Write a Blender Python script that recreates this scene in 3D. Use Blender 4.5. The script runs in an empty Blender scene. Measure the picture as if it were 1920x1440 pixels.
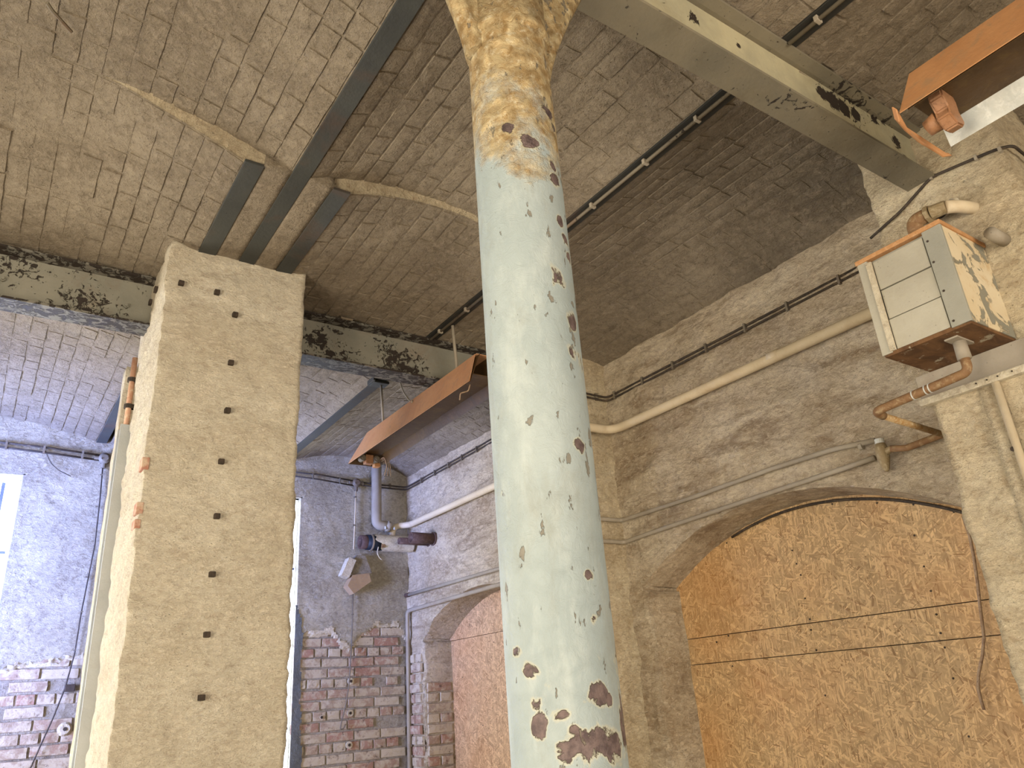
import bpy, bmesh, math, random
from mathutils import Vector, Matrix, noise, Euler
random.seed(7)
D = bpy.data
COL = bpy.context.scene.collection
sc = bpy.context.scene
PI = math.pi

# ------------------------------------------------------------------ camera
# rows: image right, image down, view direction, in world axes
MR = ((0.82566422, -0.56001344, -0.06829012), (0.1621933, 0.35156497, -0.92200618), (0.54034427, 0.75019132, 0.38110505))
FPX = 1417.04
CAM = Vector((0, 0, 1.6))
cam = D.objects.new('camera', D.cameras.new('camera')); COL.objects.link(cam)
cam.data.sensor_width = 36; cam.data.lens = FPX / 1920 * 36; cam.data.clip_start = .02
r, d, f = (Vector(v) for v in MR)
cam.matrix_world = Matrix.Translation(CAM) @ Matrix((r, -d, -f)).transposed().to_4x4()
sc.camera = cam

def at(px, py, ax, val):
    """the point of the plane axis=val seen at a pixel of the 1920x1440 frame"""
    a, b = (px - 960) / FPX, (py - 720) / FPX
    v = r * a + d * b + f
    return CAM + v * ((val - CAM[ax]) / v[ax])

def pix(P):
    q = Vector(P) - CAM
    w = q.dot(f)
    if w < .05: return None
    return 960 + q.dot(r) / w * FPX, 720 + q.dot(d) / w * FPX, w

# ------------------------------------------------------------------ light
w = D.worlds.new('sky'); sc.world = w; w.use_nodes = True
w.node_tree.nodes['Background'].inputs[0].default_value = (.62, .80, 1, 1)
w.node_tree.nodes['Background'].inputs[1].default_value = 2.0
def area(name, loc, target, sx, sy, power, color):
    l = D.lights.new(name, 'AREA'); l.shape = 'RECTANGLE'; l.size = sx; l.size_y = sy; l.energy = power; l.color = color
    o = D.objects.new(name, l); COL.objects.link(o); o.location = loc
    o.rotation_euler = (Vector(target) - Vector(loc)).to_track_quat('-Z', 'Y').to_euler()
    return o
area('daylight_behind_camera', (0.4, -3.35, 1.75), (1.0, 2.0, 2.0), 2.9, 2.1, 190, (1.0, .82, .58))
area('blue_fill_left', (-2.15, 4.9, 2.0), (-.5, 6.0, 2.6), 1.8, 1.6, 175, (.19, .32, 1.0)).data.spread = math.radians(80)  # added lamp at an unseen opening, turns the back left blue
area('neutral_fill_left', (-2.15, 4.5, 1.5), (3.0, 5.2, 2.1), 1.4, 1.2, 125, (1.0, .90, .72))  # added neutral fill for the far right bay, no window of its own
area('warm_fill_left_front', (-2.15, 0.6, 1.5), (2.4, 2.0, 2.3), 1.9, 2.1, 135, (1.0, .83, .58))  # added warm fill for the faces turned left, its window is invented
sc.view_settings.view_transform = 'Standard'; sc.view_settings.look = 'None'
sc.view_settings.gamma = 1; sc.view_settings.use_curve_mapping = False
sc.view_settings.exposure = 0.33

# ------------------------------------------------------------------ material helpers
class NT:
    def __init__(s, name):
        s.m = D.materials.new(name); s.m.use_nodes = True; s.t = s.m.node_tree; s.n = s.t.nodes
        s.b = s.n['Principled BSDF']; s.pos = s.new('ShaderNodeNewGeometry').outputs['Position']
    def new(s, k, **kw):
        x = s.n.new(k)
        for a, b in kw.items(): setattr(x, a, b)
        return x
    def put(s, sock, v):
        if isinstance(v, bpy.types.NodeSocket): s.t.links.new(v, sock)
        elif isinstance(v, (tuple, list)) and len(v) == 3 and sock.type == 'RGBA': sock.default_value = (*v, 1)
        else: sock.default_value = v
    def math(s, op, a, b=0., c=None, clamp=False):
        x = s.new('ShaderNodeMath', operation=op); x.use_clamp = clamp
        s.put(x.inputs[0], a); s.put(x.inputs[1], b)
        if c is not None: s.put(x.inputs[2], c)
        return x.outputs[0]
    def map(s, scale=(1, 1, 1), rot=(0, 0, 0), loc=(0, 0, 0), src=None):
        x = s.new('ShaderNodeMapping'); s.put(x.inputs[0], src or s.pos)
        x.inputs['Scale'].default_value = scale; x.inputs['Rotation'].default_value = rot; x.inputs['Location'].default_value = loc
        return x.outputs[0]
    def noise(s, scale, detail=4, rough=.6, vec=None, dist=0.):
        x = s.new('ShaderNodeTexNoise'); s.put(x.inputs['Vector'], vec or s.pos)
        x.inputs['Scale'].default_value = scale; x.inputs['Detail'].default_value = detail
        x.inputs['Roughness'].default_value = rough; x.inputs['Distortion'].default_value = dist
        return x.outputs['Fac']
    def vor(s, scale, vec=None, feature='F1', out='Distance'):
        x = s.new('ShaderNodeTexVoronoi', feature=feature); s.put(x.inputs['Vector'], vec or s.pos)
        x.inputs['Scale'].default_value = scale
        return x.outputs[out]
    def ramp(s, fac, lo, hi, a=0., b=1.):
        x = s.new('ShaderNodeMapRange'); s.put(x.inputs[0], fac)
        for i, v in enumerate((lo, hi, a, b)): x.inputs[i + 1].default_value = v
        return x.outputs[0]
    def mix(s, fac, a, b, mode='MIX'):
        x = s.new('ShaderNodeMix', data_type='RGBA', blend_type=mode)
        s.put(x.inputs[0], fac); s.put(x.inputs[6], a); s.put(x.inputs[7], b)
        return x.outputs[2]
    def ball(s, c, rad, soft=.5):
        """1 inside a ball at c, fading out at its rim: for stains with a place of their own"""
        x = s.new('ShaderNodeVectorMath', operation='DISTANCE'); s.put(x.inputs[0], s.pos); x.inputs[1].default_value = c
        return s.ramp(x.outputs['Value'], rad * (1 - soft), rad, 1, 0)
    def sep(s, i):
        x = s.new('ShaderNodeSeparateXYZ'); s.put(x.inputs[0], s.pos); return x.outputs[i]
    def bump(s, h, dist, strength=1., prev=None):
        x = s.new('ShaderNodeBump'); s.put(x.inputs['Height'], h); x.inputs['Distance'].default_value = dist
        x.inputs['Strength'].default_value = strength
        if prev is not None: s.put(x.inputs['Normal'], prev)
        return x.outputs[0]
    def end(s, col, rough=.85, normal=None, metal=0.):
        s.put(s.b.inputs['Base Color'], col); s.put(s.b.inputs['Roughness'], rough); s.b.inputs['Metallic'].default_value = metal
        s.b.inputs['Specular IOR Level'].default_value = .3
        if normal is not None: s.put(s.b.inputs['Normal'], normal)
        return s.m

def whitewash(name, light, dark, dirt, dirt_amt=.5, stretch=(1, 1, 1), bump=.010, fine=.0030, pits=1., extra=None):
    n = NT(name)
    v = n.map(stretch)
    big = n.noise(2.2, 5, .6, v, .4); mid = n.noise(11, 6, .65, v, .3); grain = n.noise(90, 5, .7, v)
    c = n.mix(n.ramp(big, .35, .65), dark, light)
    c = n.mix(n.math('MULTIPLY', n.ramp(n.math('MULTIPLY', mid, n.ramp(big, .3, .7, 1.25, .8)), .5, .68), dirt_amt, clamp=True), c, dirt)
    c = n.mix(n.ramp(grain, .56, .75, 0, .35), c, dirt)
    sp = n.vor(55, v); spm = n.math('MULTIPLY', n.ramp(sp, .10, .17, 1, 0), n.ramp(n.noise(7, 3), .5, .6), clamp=True)
    c = n.mix(n.math('MULTIPLY', spm, .6 * pits), c, (.05, .04, .03))
    fold = n.noise(34, 6, .7, v, .6)
    hol = n.math('ADD', n.math('MULTIPLY', mid, .45), n.math('MULTIPLY', fold, .55))
    if extra: c = extra(n, c)
    c = n.mix(n.ramp(hol, .38, .49, .6, 0), c, dirt)
    c = n.mix(n.ramp(hol, .51, .60, 0, .5), c, tuple(min(1, x * 1.25) for x in light))
    h1 = n.bump(mid, bump * 3.0, 1, n.bump(n.noise(5.5, 3, .5, v, .4), bump * 4, 1)); h2 = n.bump(fold, bump * 2.0, 1, h1)
    h3 = n.bump(grain, fine * 2.4, 1, h2); h4 = n.bump(spm, -.003, .8, h3)
    return n.end(c, .9, h4)

def paint_metal(name, col, col2, rust=(.13, .05, .02), chip=(.025, .018, .014), amt=.5, balls=(), speck=.6, rough=.6, rust_amt=.2, stretch=(1, 1, 1), base=0.):
    n = NT(name); v = n.map(stretch)
    c = n.mix(n.ramp(n.noise(5, 5, .6, v), .35, .65), col, col2)
    c = n.mix(n.math('MULTIPLY', n.ramp(n.noise(3.5, 6, .7, v, .5), .52, .72), rust_amt, clamp=True), c, rust)
    m = n.noise(32, 7, .72, v, .8); big = n.noise(3.2, 3, .5, v)
    area_ = n.math('MULTIPLY', n.ramp(big, .45, .68), amt)
    if base: area_ = n.math('MAXIMUM', area_, base)
    for cc, rr, k in balls:
        area_ = n.math('MAXIMUM', area_, n.math('MULTIPLY', n.ball(cc, rr, .9), k))
    thr = n.math('SUBTRACT', .74, n.math('MULTIPLY', area_, .33))
    mask = n.math('MULTIPLY', n.math('SUBTRACT', m, thr), 28, clamp=True)
    c = n.mix(mask, c, chip)
    sp = n.math('MULTIPLY', n.ramp(n.vor(60, v), .08, .13, 1, 0), n.ramp(n.noise(12, 2), .52, .6), clamp=True)
    c = n.mix(n.math('MULTIPLY', sp, speck), c, chip)
    h = n.bump(n.noise(60, 5, .7, v), .002, .8); h = n.bump(mask, -.003, 1, h)
    return n.end(c, rough, h)

def rusty(name, a, b, c3, scale=14, rough=.7, metal=0., bump=.002):
    n = NT(name)
    c = n.mix(n.ramp(n.noise(scale, 6, .7), .38, .62), a, b)
    c = n.mix(n.ramp(n.noise(scale * 2.7, 5, .7, None, .7), .52, .66), c, c3)
    return n.end(c, rough, n.bump(n.noise(scale * 7, 5, .7), bump, .8), metal)

def dirt_streaks(n, c):
    v = n.map((.9, .55, 2.6), (.55, 0, 0))
    m = n.math('MULTIPLY', n.ramp(n.noise(3.2, 7, .7, v, .8), .5, .64), .62, clamp=True)
    return n.mix(m, c, (.235, .15, .085))

MAT = {}
def soot(n, c):
    for p, rr, k in (((1590, 300), .45, .75), ((1480, 470), .5, .45), ((1330, 330), .5, .3)):
        c = n.mix(n.math('MULTIPLY', n.math('MULTIPLY', n.ball(tuple(at(*p, 2, 3.62)), rr, .9), n.ramp(n.noise(5, 5, .6), .35, .6, .5, 1)), k), c, (.07, .06, .045))
    return c
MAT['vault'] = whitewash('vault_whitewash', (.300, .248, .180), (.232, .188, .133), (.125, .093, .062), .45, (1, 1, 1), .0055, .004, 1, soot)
MAT['wall'] = whitewash('wall_whitewash', (.78, .67, .50), (.60, .49, .34), (.34, .225, .13), .5, (1, .8, 1.5), .016, .003, 1, dirt_streaks)
MAT['pilaster'] = whitewash('pilaster_whitewash', (.80, .69, .49), (.68, .56, .375), (.40, .27, .15), .4, (1, 1, 1.7), .013, .003)
MAT['pillar'] = whitewash('pillar_whitewash', (.80, .725, .58), (.72, .64, .49), (.52, .41, .30), .45, (1, 1, 1.7), .006, .005)
MAT['back_plaster'] = whitewash('back_wall_plaster', (.56, .50, .38), (.44, .39, .295), (.20, .16, .12), .5, (1, 1, 1.4), .011, .003)
MAT['scar'] = whitewash('plaster_torn_edge', (.74, .66, .50), (.62, .53, .38), (.40, .30, .19), .4)
MAT['rib'] = whitewash('arch_rib_plaster', (.52, .44, .31), (.42, .35, .24), (.25, .18, .11), .4)
MAT['mortar'] = whitewash('old_mortar', (.42, .37, .29), (.29, .25, .20), (.15, .12, .09), .6)
MAT['darkpaint'] = whitewash('dark_grey_paint', (.16, .17, .165), (.10, .11, .11), (.19, .18, .16), .5)
MAT['floor'] = whitewash('concrete_floor', (.36, .31, .25), (.28, .245, .20), (.16, .13, .10), .5)
MAT['cream_edge'] = whitewash('cream_paint', (.66, .60, .46), (.56, .49, .36), (.30, .22, .14), .3, bump=.003)

def brick_mat():
    n = NT('exposed_brick')
    rnd = n.new('ShaderNodeObjectInfo').outputs['Random']
    c = n.mix(n.ramp(rnd, 0, .5), (.28, .13, .09), (.27, .20, .145))
    c = n.mix(n.ramp(rnd, .55, 1), c, (.38, .32, .245))
    k = n.math('ADD', n.noise(16, 6, .7, None, .5), n.math('MULTIPLY', n.math('SUBTRACT', rnd, .5), .16))
    c = n.mix(n.ramp(k, .40, .54, .15, .9), c, (.46, .395, .30))
    c = n.mix(n.ramp(n.noise(24, 5, .7), .58, .68, 0, .8), c, (.075, .05, .04))
    return n.end(c, .9, n.bump(n.noise(45, 6, .7), .006, .9))
MAT['brick'] = brick_mat()
def red_mat():
    n = NT('red_brick_scar')
    c = n.mix(n.ramp(n.noise(30, 5), .4, .6), (.36, .17, .12), (.50, .37, .27))
    return n.end(c, .9, n.bump(n.noise(45, 6, .7), .006, .9))
MAT['red_brick'] = red_mat()

B1Y0, B1Y1 = 3.46, 3.59
MAT['beam_far'] = paint_metal('beam_paint_far', (.165, .16, .13), (.215, .205, .165), amt=.65, speck=.7, rust_amt=.35, balls=(
    ((1.28, 3.52, 3.42), .16, 1.0), ((1.72, 3.52, 3.40), .15, 1.0), ((-.1, 3.5, 3.53), .3, .7), ((.2, 3.46, 3.53), .2, .75), ((1.0, 3.5, 3.52), .25, .8),
    ((.2, 3.55, 3.3), .30, .95), ((-.3, 3.55, 3.3), .35, .9), ((1.4, 3.55, 3.3), .28, .9), ((1.8, 3.55, 3.3), .30, 1.0)))
MAT['beam_near'] = paint_metal('beam_paint_near', (.40, .36, .235), (.28, .26, .18), rust=(.16, .12, .06), amt=.6, speck=.5, rust_amt=.45, balls=tuple((tuple(at(px, py, 1, 1.024)), rr, k) for px, py, rr, k in (
    (1542, 175, .05, 1.9), (1562, 190, .06, 2.1), (1582, 202, .06, 2.1), (1605, 215, .05, 1.9), (1640, 225, .05, 1.2), (1300, 35, .05, 1.1), (1680, 265, .06, 1.2), (1700, 300, .05, 1.1), (1385, 85, .02, 1.2))))
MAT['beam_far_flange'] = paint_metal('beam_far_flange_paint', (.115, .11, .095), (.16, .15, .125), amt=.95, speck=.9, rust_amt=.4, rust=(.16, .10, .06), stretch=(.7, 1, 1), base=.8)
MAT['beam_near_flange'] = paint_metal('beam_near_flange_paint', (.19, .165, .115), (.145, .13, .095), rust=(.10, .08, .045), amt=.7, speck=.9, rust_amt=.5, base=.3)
MAT['joist'] = paint_metal('joist_paint', (.050, .052, .047), (.034, .036, .034), amt=.4, rust_amt=.3, base=.15)
MAT['joist_dark'] = paint_metal('joist_dark_paint', (.030, .029, .025), (.022, .022, .020), amt=.2, rust_amt=.2)
MAT['conduit'] = paint_metal('conduit_paint', (.12, .10, .075), (.17, .145, .105), amt=.5, rust_amt=.5)
MAT['conduit_black'] = rusty('black_conduit', (.028, .022, .018), (.05, .038, .028), (.10, .07, .045))
MAT['pipe_cream'] = paint_metal('cream_pipe_paint', (.52, .43, .29), (.58, .49, .35), rust=(.26, .13, .05), amt=.15, rust_amt=.35, speck=.4)
MAT['pipe_grey'] = paint_metal('grey_pipe_paint', (.25, .215, .165), (.32, .28, .22), amt=.2, rust_amt=.35)
MAT['pipe_rust'] = rusty('rusted_pipe', (.16, .085, .04), (.23, .13, .06), (.32, .235, .13))
MAT['pipe_brown'] = rusty('brown_rusted_pipe', (.060, .032, .024), (.09, .05, .038), (.14, .09, .07))
MAT['yellow_rust'] = rusty('yellow_rusted_pipe', (.38, .27, .14), (.30, .16, .05), (.48, .40, .26), 30)
MAT['brass'] = rusty('old_brass_fitting', (.20, .145, .075), (.27, .205, .115), (.34, .285, .18), 20, .5)
MAT['black'] = rusty('black_bitumen', (.004, .008, .014), (.008, .014, .022), (.015, .02, .03), 20, .5)
MAT['orange'] = rusty('orange_rusted_enamel', (.42, .21, .09), (.36, .17, .07), (.32, .18, .09), 7, .55)
MAT['orange_far'] = rusty('tan_rusted_enamel', (.50, .27, .14), (.44, .22, .11), (.38, .22, .13), 7, .6)
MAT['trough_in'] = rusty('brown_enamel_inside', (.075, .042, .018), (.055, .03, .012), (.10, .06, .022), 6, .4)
MAT['trough_white'] = rusty('grey_white_enamel', (.50, .50, .46), (.42, .43, .40), (.56, .56, .52), 12, .45)
MAT['bake'] = rusty('brown_bakelite', (.27, .13, .06), (.33, .17, .09), (.20, .10, .05), 22, .4)
MAT['wire'] = rusty('old_flex', (.25, .16, .10), (.35, .26, .18), (.18, .11, .07), 20, .6)
MAT['wood_orange'] = rusty('orange_bare_wood_edge', (.47, .25, .11), (.40, .20, .08), (.52, .31, .16), 25)
MAT['slat'] = paint_metal('slat_grey_paint', (.34, .315, .25), (.41, .385, .31), amt=.15, rust_amt=.25, speck=.4)
MAT['frame_grey'] = paint_metal('box_frame_grey_paint', (.25, .245, .205), (.30, .29, .24), amt=.2, rust_amt=.2, speck=.4)
MAT['glassbar'] = rusty('window_bar_paint', (.10, .12, .16), (.14, .16, .2), (.08, .09, .1))
MAT['hole'] = rusty('dark_plug', (.03, .022, .016), (.05, .035, .025), (.07, .045, .03), 40)

def peel_mat():
    n = NT('peeling_cream_paint')
    k = n.noise(9, 7, .62, None, .6)
    m = n.math('MULTIPLY', n.math('SUBTRACT', k, .505), 30, clamp=True)
    c = n.mix(n.ramp(n.noise(4, 4), .35, .65), (.62, .54, .39), (.55, .45, .29))
    c = n.mix(n.ramp(n.noise(16, 5, .7), .55, .7, 0, .6), c, (.42, .26, .11))
    c = n.mix(m, c, (.22, .21, .165))
    return n.end(c, .7, n.bump(m, -.003, 1, n.bump(n.noise(70, 4), .001, .6)))
MAT['peel'] = peel_mat()
MAT['channel_paint'] = paint_metal('channel_grey_paint', (.36, .38, .39), (.44, .46, .47), amt=.2, speck=.5)
def under_mat():
    n = NT('box_underside_stained')
    k = n.noise(7, 6, .65, n.map((1, 2, 1)), .5)
    c = n.mix(n.ramp(k, .42, .58), (.085, .04, .016), (.15, .075, .03))
    c = n.mix(n.math('MULTIPLY', n.math('SUBTRACT', n.noise(12, 6, .7), .60), 25, clamp=True), c, (.34, .30, .22))
    return n.end(c, .75, n.bump(k, .003, .7))
MAT['under'] = under_mat()

def cyl(px, py, c=(.79, 1.02), rad=.088):
    """point of the column surface seen at a pixel"""
    v = (at(px, py, 1, 1.) - CAM); a = v.x ** 2 + v.y ** 2; b = -2 * (v.x * c[0] + v.y * c[1]); k = c[0] ** 2 + c[1] ** 2 - rad * rad
    return CAM + v * ((-b - math.sqrt(max(0, b * b - 4 * a * k))) / (2 * a))
def column_mat():
    n = NT('column_paint')
    z = n.sep(2)
    c = n.mix(n.ramp(n.noise(4, 5, .6, n.map((1, 1, .5))), .35, .65), (.205, .245, .25), (.265, .305, .305))
    # yellow-brown flaking zone at the head of the shaft
    hz = n.ramp(n.math('ADD', z, n.math('MULTIPLY', n.math('SUBTRACT', n.noise(7, 6, .7), .5), .95)), 2.56, 2.74, 0, 1)
    tan = n.mix(n.ramp(n.noise(26, 6, .7, None, .8), .40, .62), (.44, .345, .19), (.26, .165, .065))
    tan = n.mix(n.ramp(n.noise(48, 5, .7), .54, .66, 0, .8), tan, (.52, .45, .31))
    v2 = n.map((1, 1, .35))
    c = n.mix(n.ramp(n.noise(22, 6, .7, v2), .50, .68, 0, .5), c, (.34, .375, .365))
    c = n.mix(n.ramp(n.noise(13, 6, .7, v2, .5), .52, .66, 0, .45), c, (.20, .21, .185))
    c = n.mix(hz, c, tan)
    # yellowish halo, then bare purple-brown iron
    k = n.noise(15, 6, .62, n.map((1, 1, .8)), .5)
    a = n.math('MULTIPLY', n.ball(tuple(cyl(1165, 1290)), .16, .9), .45)
    for px, py, rr, kk in ((1088, 1388, .030, 1.0), (1120, 1392, .032, 1.1), (1150, 1400, .030, 1.1), (1068, 1405, .020, 1.0), (1075, 1368, .02, 1.0), (1170, 1375, .03, 1.0),
                          (1125, 1298, .022, 1.1), (1143, 1310, .014, 1.0), (990, 1262, .018, .9), (1008, 1358, .018, 1.0), (966, 1222, .016, .95), (1000, 1320, .014, .9), (1055, 1340, .018, .9),
                          (1113, 1160, .014, 1.1), (1102, 1078, .010, 1.1), (1085, 835, .014, 1.1), (1030, 215, .024, 1.15), (1038, 240, .022, 1.1), (952, 238, .016, 1.2), (1036, 310, .022, 1.1),
                          (1040, 335, .024, 1.1), (990, 270, .02, .95), (1050, 415, .016, 1.1), (1060, 450, .02, 1.05), (1064, 480, .018, 1.0), (1075, 610, .03, .85), (1080, 660, .03, .8), (1045, 520, .03, .7)):
        a = n.math('MAXIMUM', a, n.math('MULTIPLY', n.ball(tuple(cyl(px, py)), rr * 1.5, .9), kk))
    halo = n.math('MULTIPLY', n.math('SUBTRACT', n.math('ADD', k, n.math('MULTIPLY', a, .36)), .68), 8, clamp=True)
    bare = n.math('MULTIPLY', n.math('SUBTRACT', n.math('ADD', k, n.math('MULTIPLY', a, .34)), .735), 40, clamp=True)
    c = n.mix(n.math('MULTIPLY', halo, .75), c, (.47, .40, .24))
    c = n.mix(bare, c, n.mix(n.ramp(n.noise(60, 4), .4, .6), (.060, .040, .040), (.12, .085, .08)))
    # scattered small chips, denser on the right flank
    dens = n.ramp(n.sep(0), .78, .88, .012, .10)
    sp = n.math('MULTIPLY', n.math('SUBTRACT', n.math('ADD', n.noise(42, 4, .6, n.map((1, 1, .45))), dens), .665), 40, clamp=True)
    c = n.mix(n.math('MULTIPLY', sp, .85), c, (.14, .12, .09))
    h = n.bump(n.math('MULTIPLY', n.noise(34, 6, .75, None, .9), n.math('ADD', hz, .18)), .016, 1)
    h = n.bump(bare, -.004, 1, h); h = n.bump(sp, -.002, 1, h)
    return n.end(c, n.math('ADD', n.math('MULTIPLY', hz, .2), .55), h)
MAT['column'] = column_mat()

def osb_mat(name, tint, dark):
    n = NT(name)
    c = n.mix(n.noise(9, 4), tuple(x * .62 for x in tint), tuple(x * .8 for x in tint))
    edge = None
    for i, (ang, sx, sy) in enumerate(((.15, 8, 52), (1.25, 9, 66), (-.6, 7, 46), (2.2, 11, 85), (.8, 8, 60), (-1.15, 9, 70), (.35, 11, 96), (1.75, 10, 76), (-.25, 12, 96), (2.6, 9, 60), (.6, 16, 150), (-.9, 15, 140), (1.5, 17, 160), (2.95, 15, 130))):
        v = n.map((1, sx, sy), (0, 0, 0), (i * .37, i * 1.7, i * .9), n.map((1, 1, 1), (ang, 0, 0)))
        vv = n.new('ShaderNodeTexVoronoi', feature='F1'); n.put(vv.inputs['Vector'], v); vv.inputs['Scale'].default_value = 1
        sx_ = n.new('ShaderNodeSeparateColor'); n.put(sx_.inputs[0], vv.outputs['Color'])
        keep = n.math('GREATER_THAN', sx_.outputs[0], .62)
        shape = n.ramp(vv.outputs['Distance'], .44, .47, 1, 0)
        m = n.math('MULTIPLY', keep, shape)
        fl = n.mix(sx_.outputs[1], tuple(x * .54 for x in tint), tuple(min(1, x * 1.22 + .02) for x in tint))
        fl = n.mix(n.math('MULTIPLY', n.math('GREATER_THAN', sx_.outputs[2], .93), .6), fl, dark)
        grainv = n.noise(60, 3, .6, n.map((1, .08, 1), (0, 0, 0), (0, 0, 0), n.map((1, 1, 1), (ang, 0, 0))))
        fl = n.mix(n.ramp(grainv, .4, .7, 0, .22), fl, dark)
        c = n.mix(m, c, fl)
        edge = n.math('MULTIPLY', m, sx_.outputs[1]) if edge is None else n.math('ADD', n.math('MULTIPLY', edge, .8), n.math('MULTIPLY', m, sx_.outputs[1]))
    c = n.mix(n.ramp(n.noise(1.7, 3), .45, .7, 0, .25), c, (.50, .20, .05))
    for px, py, rr, k in ((1330, 1100, .45, .38), (1330, 1400, .3, .3)):        # deeper orange along the left edge
        c = n.mix(n.math('MULTIPLY', n.ball(tuple(at(px, py, 0, 3.35)), rr, .9), k), c, (.42, .17, .03))
    return n.end(c, .62, n.bump(edge, .0012, .7))
MAT['osb'] = osb_mat('strand_board', (.55, .375, .19), (.17, .085, .03))
MAT['osb2'] = osb_mat('strand_board_far', (.56, .36, .20), (.17, .085, .04))
def glow():
    n = NT('bright_sky_pane')
    n.b.inputs['Transmission Weight'].default_value = .0
    n.b.inputs['Emission Color'].default_value = (.80, .90, 1, 1); n.b.inputs['Emission Strength'].default_value = 5.0  # emission stands in for the bright sky behind the pane
    return n.end((.8, .85, .9), .5)
MAT['pane'] = glow()

# ------------------------------------------------------------------ object helpers
def tag(o, label=None, cat=None, group=None, kind=None):
    if label: o['label'] = label
    if cat: o['category'] = cat
    if group: o['group'] = group
    if kind: o['kind'] = kind
    return o
def thing(name, loc, label, cat, group=None):
    o = D.objects.new(name, None); o.empty_display_size = .05; COL.objects.link(o); o.location = loc
    return tag(o, label, cat, group)
def wpos(o):
    p = Vector((0, 0, 0))
    while o: p += o.location; o = o.parent
    return p
def obj(name, bm, mat, parent=None, smooth=False, origin=None):
    """bm is in world coordinates; the object's origin goes to `origin` (or its parent's)"""
    me = D.meshes.new(name); base = wpos(parent) if parent else Vector((0, 0, 0))
    o_ = Vector(origin) if origin is not None else base
    bmesh.ops.recalc_face_normals(bm, faces=bm.faces)
    bm.transform(Matrix.Translation(-o_)); bm.to_mesh(me); bm.free()
    if smooth:
        for p in me.polygons: p.use_smooth = True
    me.materials.append(mat if not isinstance(mat, str) else MAT[mat])
    o = D.objects.new(name, me); COL.objects.link(o)
    o.parent = parent; o.location = o_ - base
    return o
def box(bm, x0, x1, y0, y1, z0, z1, bev=0., mtx=None):
    g = bmesh.ops.create_cube(bm, size=1)['verts']
    for v in g:
        v.co = Vector(((x0 + x1) / 2 + v.co.x * (x1 - x0), (y0 + y1) / 2 + v.co.y * (y1 - y0), (z0 + z1) / 2 + v.co.z * (z1 - z0)))
    if bev:
        es = list({e for v in g for e in v.link_edges})
        g = bmesh.ops.bevel(bm, geom=es, offset=bev, segments=2, affect='EDGES', profile=.6)['verts'] 
    if mtx: bmesh.ops.transform(bm, matrix=mtx, verts=list({v for v in g}))
    return bm
def NB(): return bmesh.new()
def nz(p, s, seed=0., oct=4):
    return noise.fractal(Vector(p) * s + Vector((seed, seed * 1.7, -seed)), .9, 2.1, oct)
def rough_box(x0, x1, y0, y1, z0, z1, step=.04, amp=.008, seed=0., scale=4., edge=.004):
    """box with a skin of small faces pushed about: lumpy whitewashed masonry"""
    bm = NB(); V = {}
    n = [max(1, round((b - a) / step)) for a, b in ((x0, x1), (y0, y1), (z0, z1))]
    def vert(i, j, k):
        if (i, j, k) not in V:
            p = Vector((x0 + (x1 - x0) * i / n[0], y0 + (y1 - y0) * j / n[1], z0 + (z1 - z0) * k / n[2]))
            q = Vector((p.x, p.y, p.z * 1.5))
            dsp = Vector((nz(q, scale, seed), nz(q, scale, seed + 9), .3 * nz(q, scale, seed + 21))) * amp
            dsp += Vector((nz(q, 19, seed + 3, 2), nz(q, 19, seed + 5, 2), 0)) * edge
            V[i, j, k] = bm.verts.new(p + dsp)
        return V[i, j, k]
    for a, b, c in ((0, 1, 2), (1, 2, 0), (0, 2, 1)):
        for s in (0, n[c]):
            for i in range(n[a]):
                for j in range(n[b]):
                    q = []
                    for di, dj in ((0, 0), (1, 0), (1, 1), (0, 1)):
                        t = [0, 0, 0]; t[a] = i + di; t[b] = j + dj; t[c] = s; q.append(vert(*t))
                    bm.faces.new(q)
    return bm
def fillet(pts, rad):
    pts = [Vector(p) for p in pts]; out = [pts[0]]
    for i in range(1, len(pts) - 1):
        a, b, c = pts[i - 1], pts[i], pts[i + 1]
        u, v = (a - b), (c - b); rr = min(rad, u.length * .49, v.length * .49)
        if rr < 1e-4 or u.angle(v) > 3.05: out.append(b); continue
        p, q = b + u.normalized() * rr, b + v.normalized() * rr
        for k in range(7):
            t = k / 6; out.append(p * (1 - t) ** 2 + b * 2 * t * (1 - t) + q * t * t)
    out.append(pts[-1]); return out
def tube(bm, pts, rad, seg=10, fil=0., cap=True, r2=None):
    if fil: pts = fillet(pts, fil)
    pts = [Vector(p) for p in pts]; rings = []; up = None
    for i, p in enumerate(pts):
        t = ((pts[min(i + 1, len(pts) - 1)] - pts[max(i - 1, 0)])).normalized()
        if up is None:
            up = Vector((0, 0, 1)) if abs(t.z) < .9 else Vector((1, 0, 0))
        up = (up - t * up.dot(t)).normalized(); s = t.cross(up)
        rr = rad if r2 is None else rad + (r2 - rad) * i / (len(pts) - 1)
        if isinstance(rad, (list, tuple)): rr = rad[i]
        rings.append([bm.verts.new(p + (up * math.cos(a) + s * math.sin(a)) * rr) for a in (2 * PI * k / seg for k in range(seg))])
    for a, b in zip(rings, rings[1:]):
        for k in range(seg): bm.faces.new((a[k], a[(k + 1) % seg], b[(k + 1) % seg], b[k]))
    if cap:
        bm.faces.new(rings[0][::-1]); bm.faces.new(rings[-1])
    return bm
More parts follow.
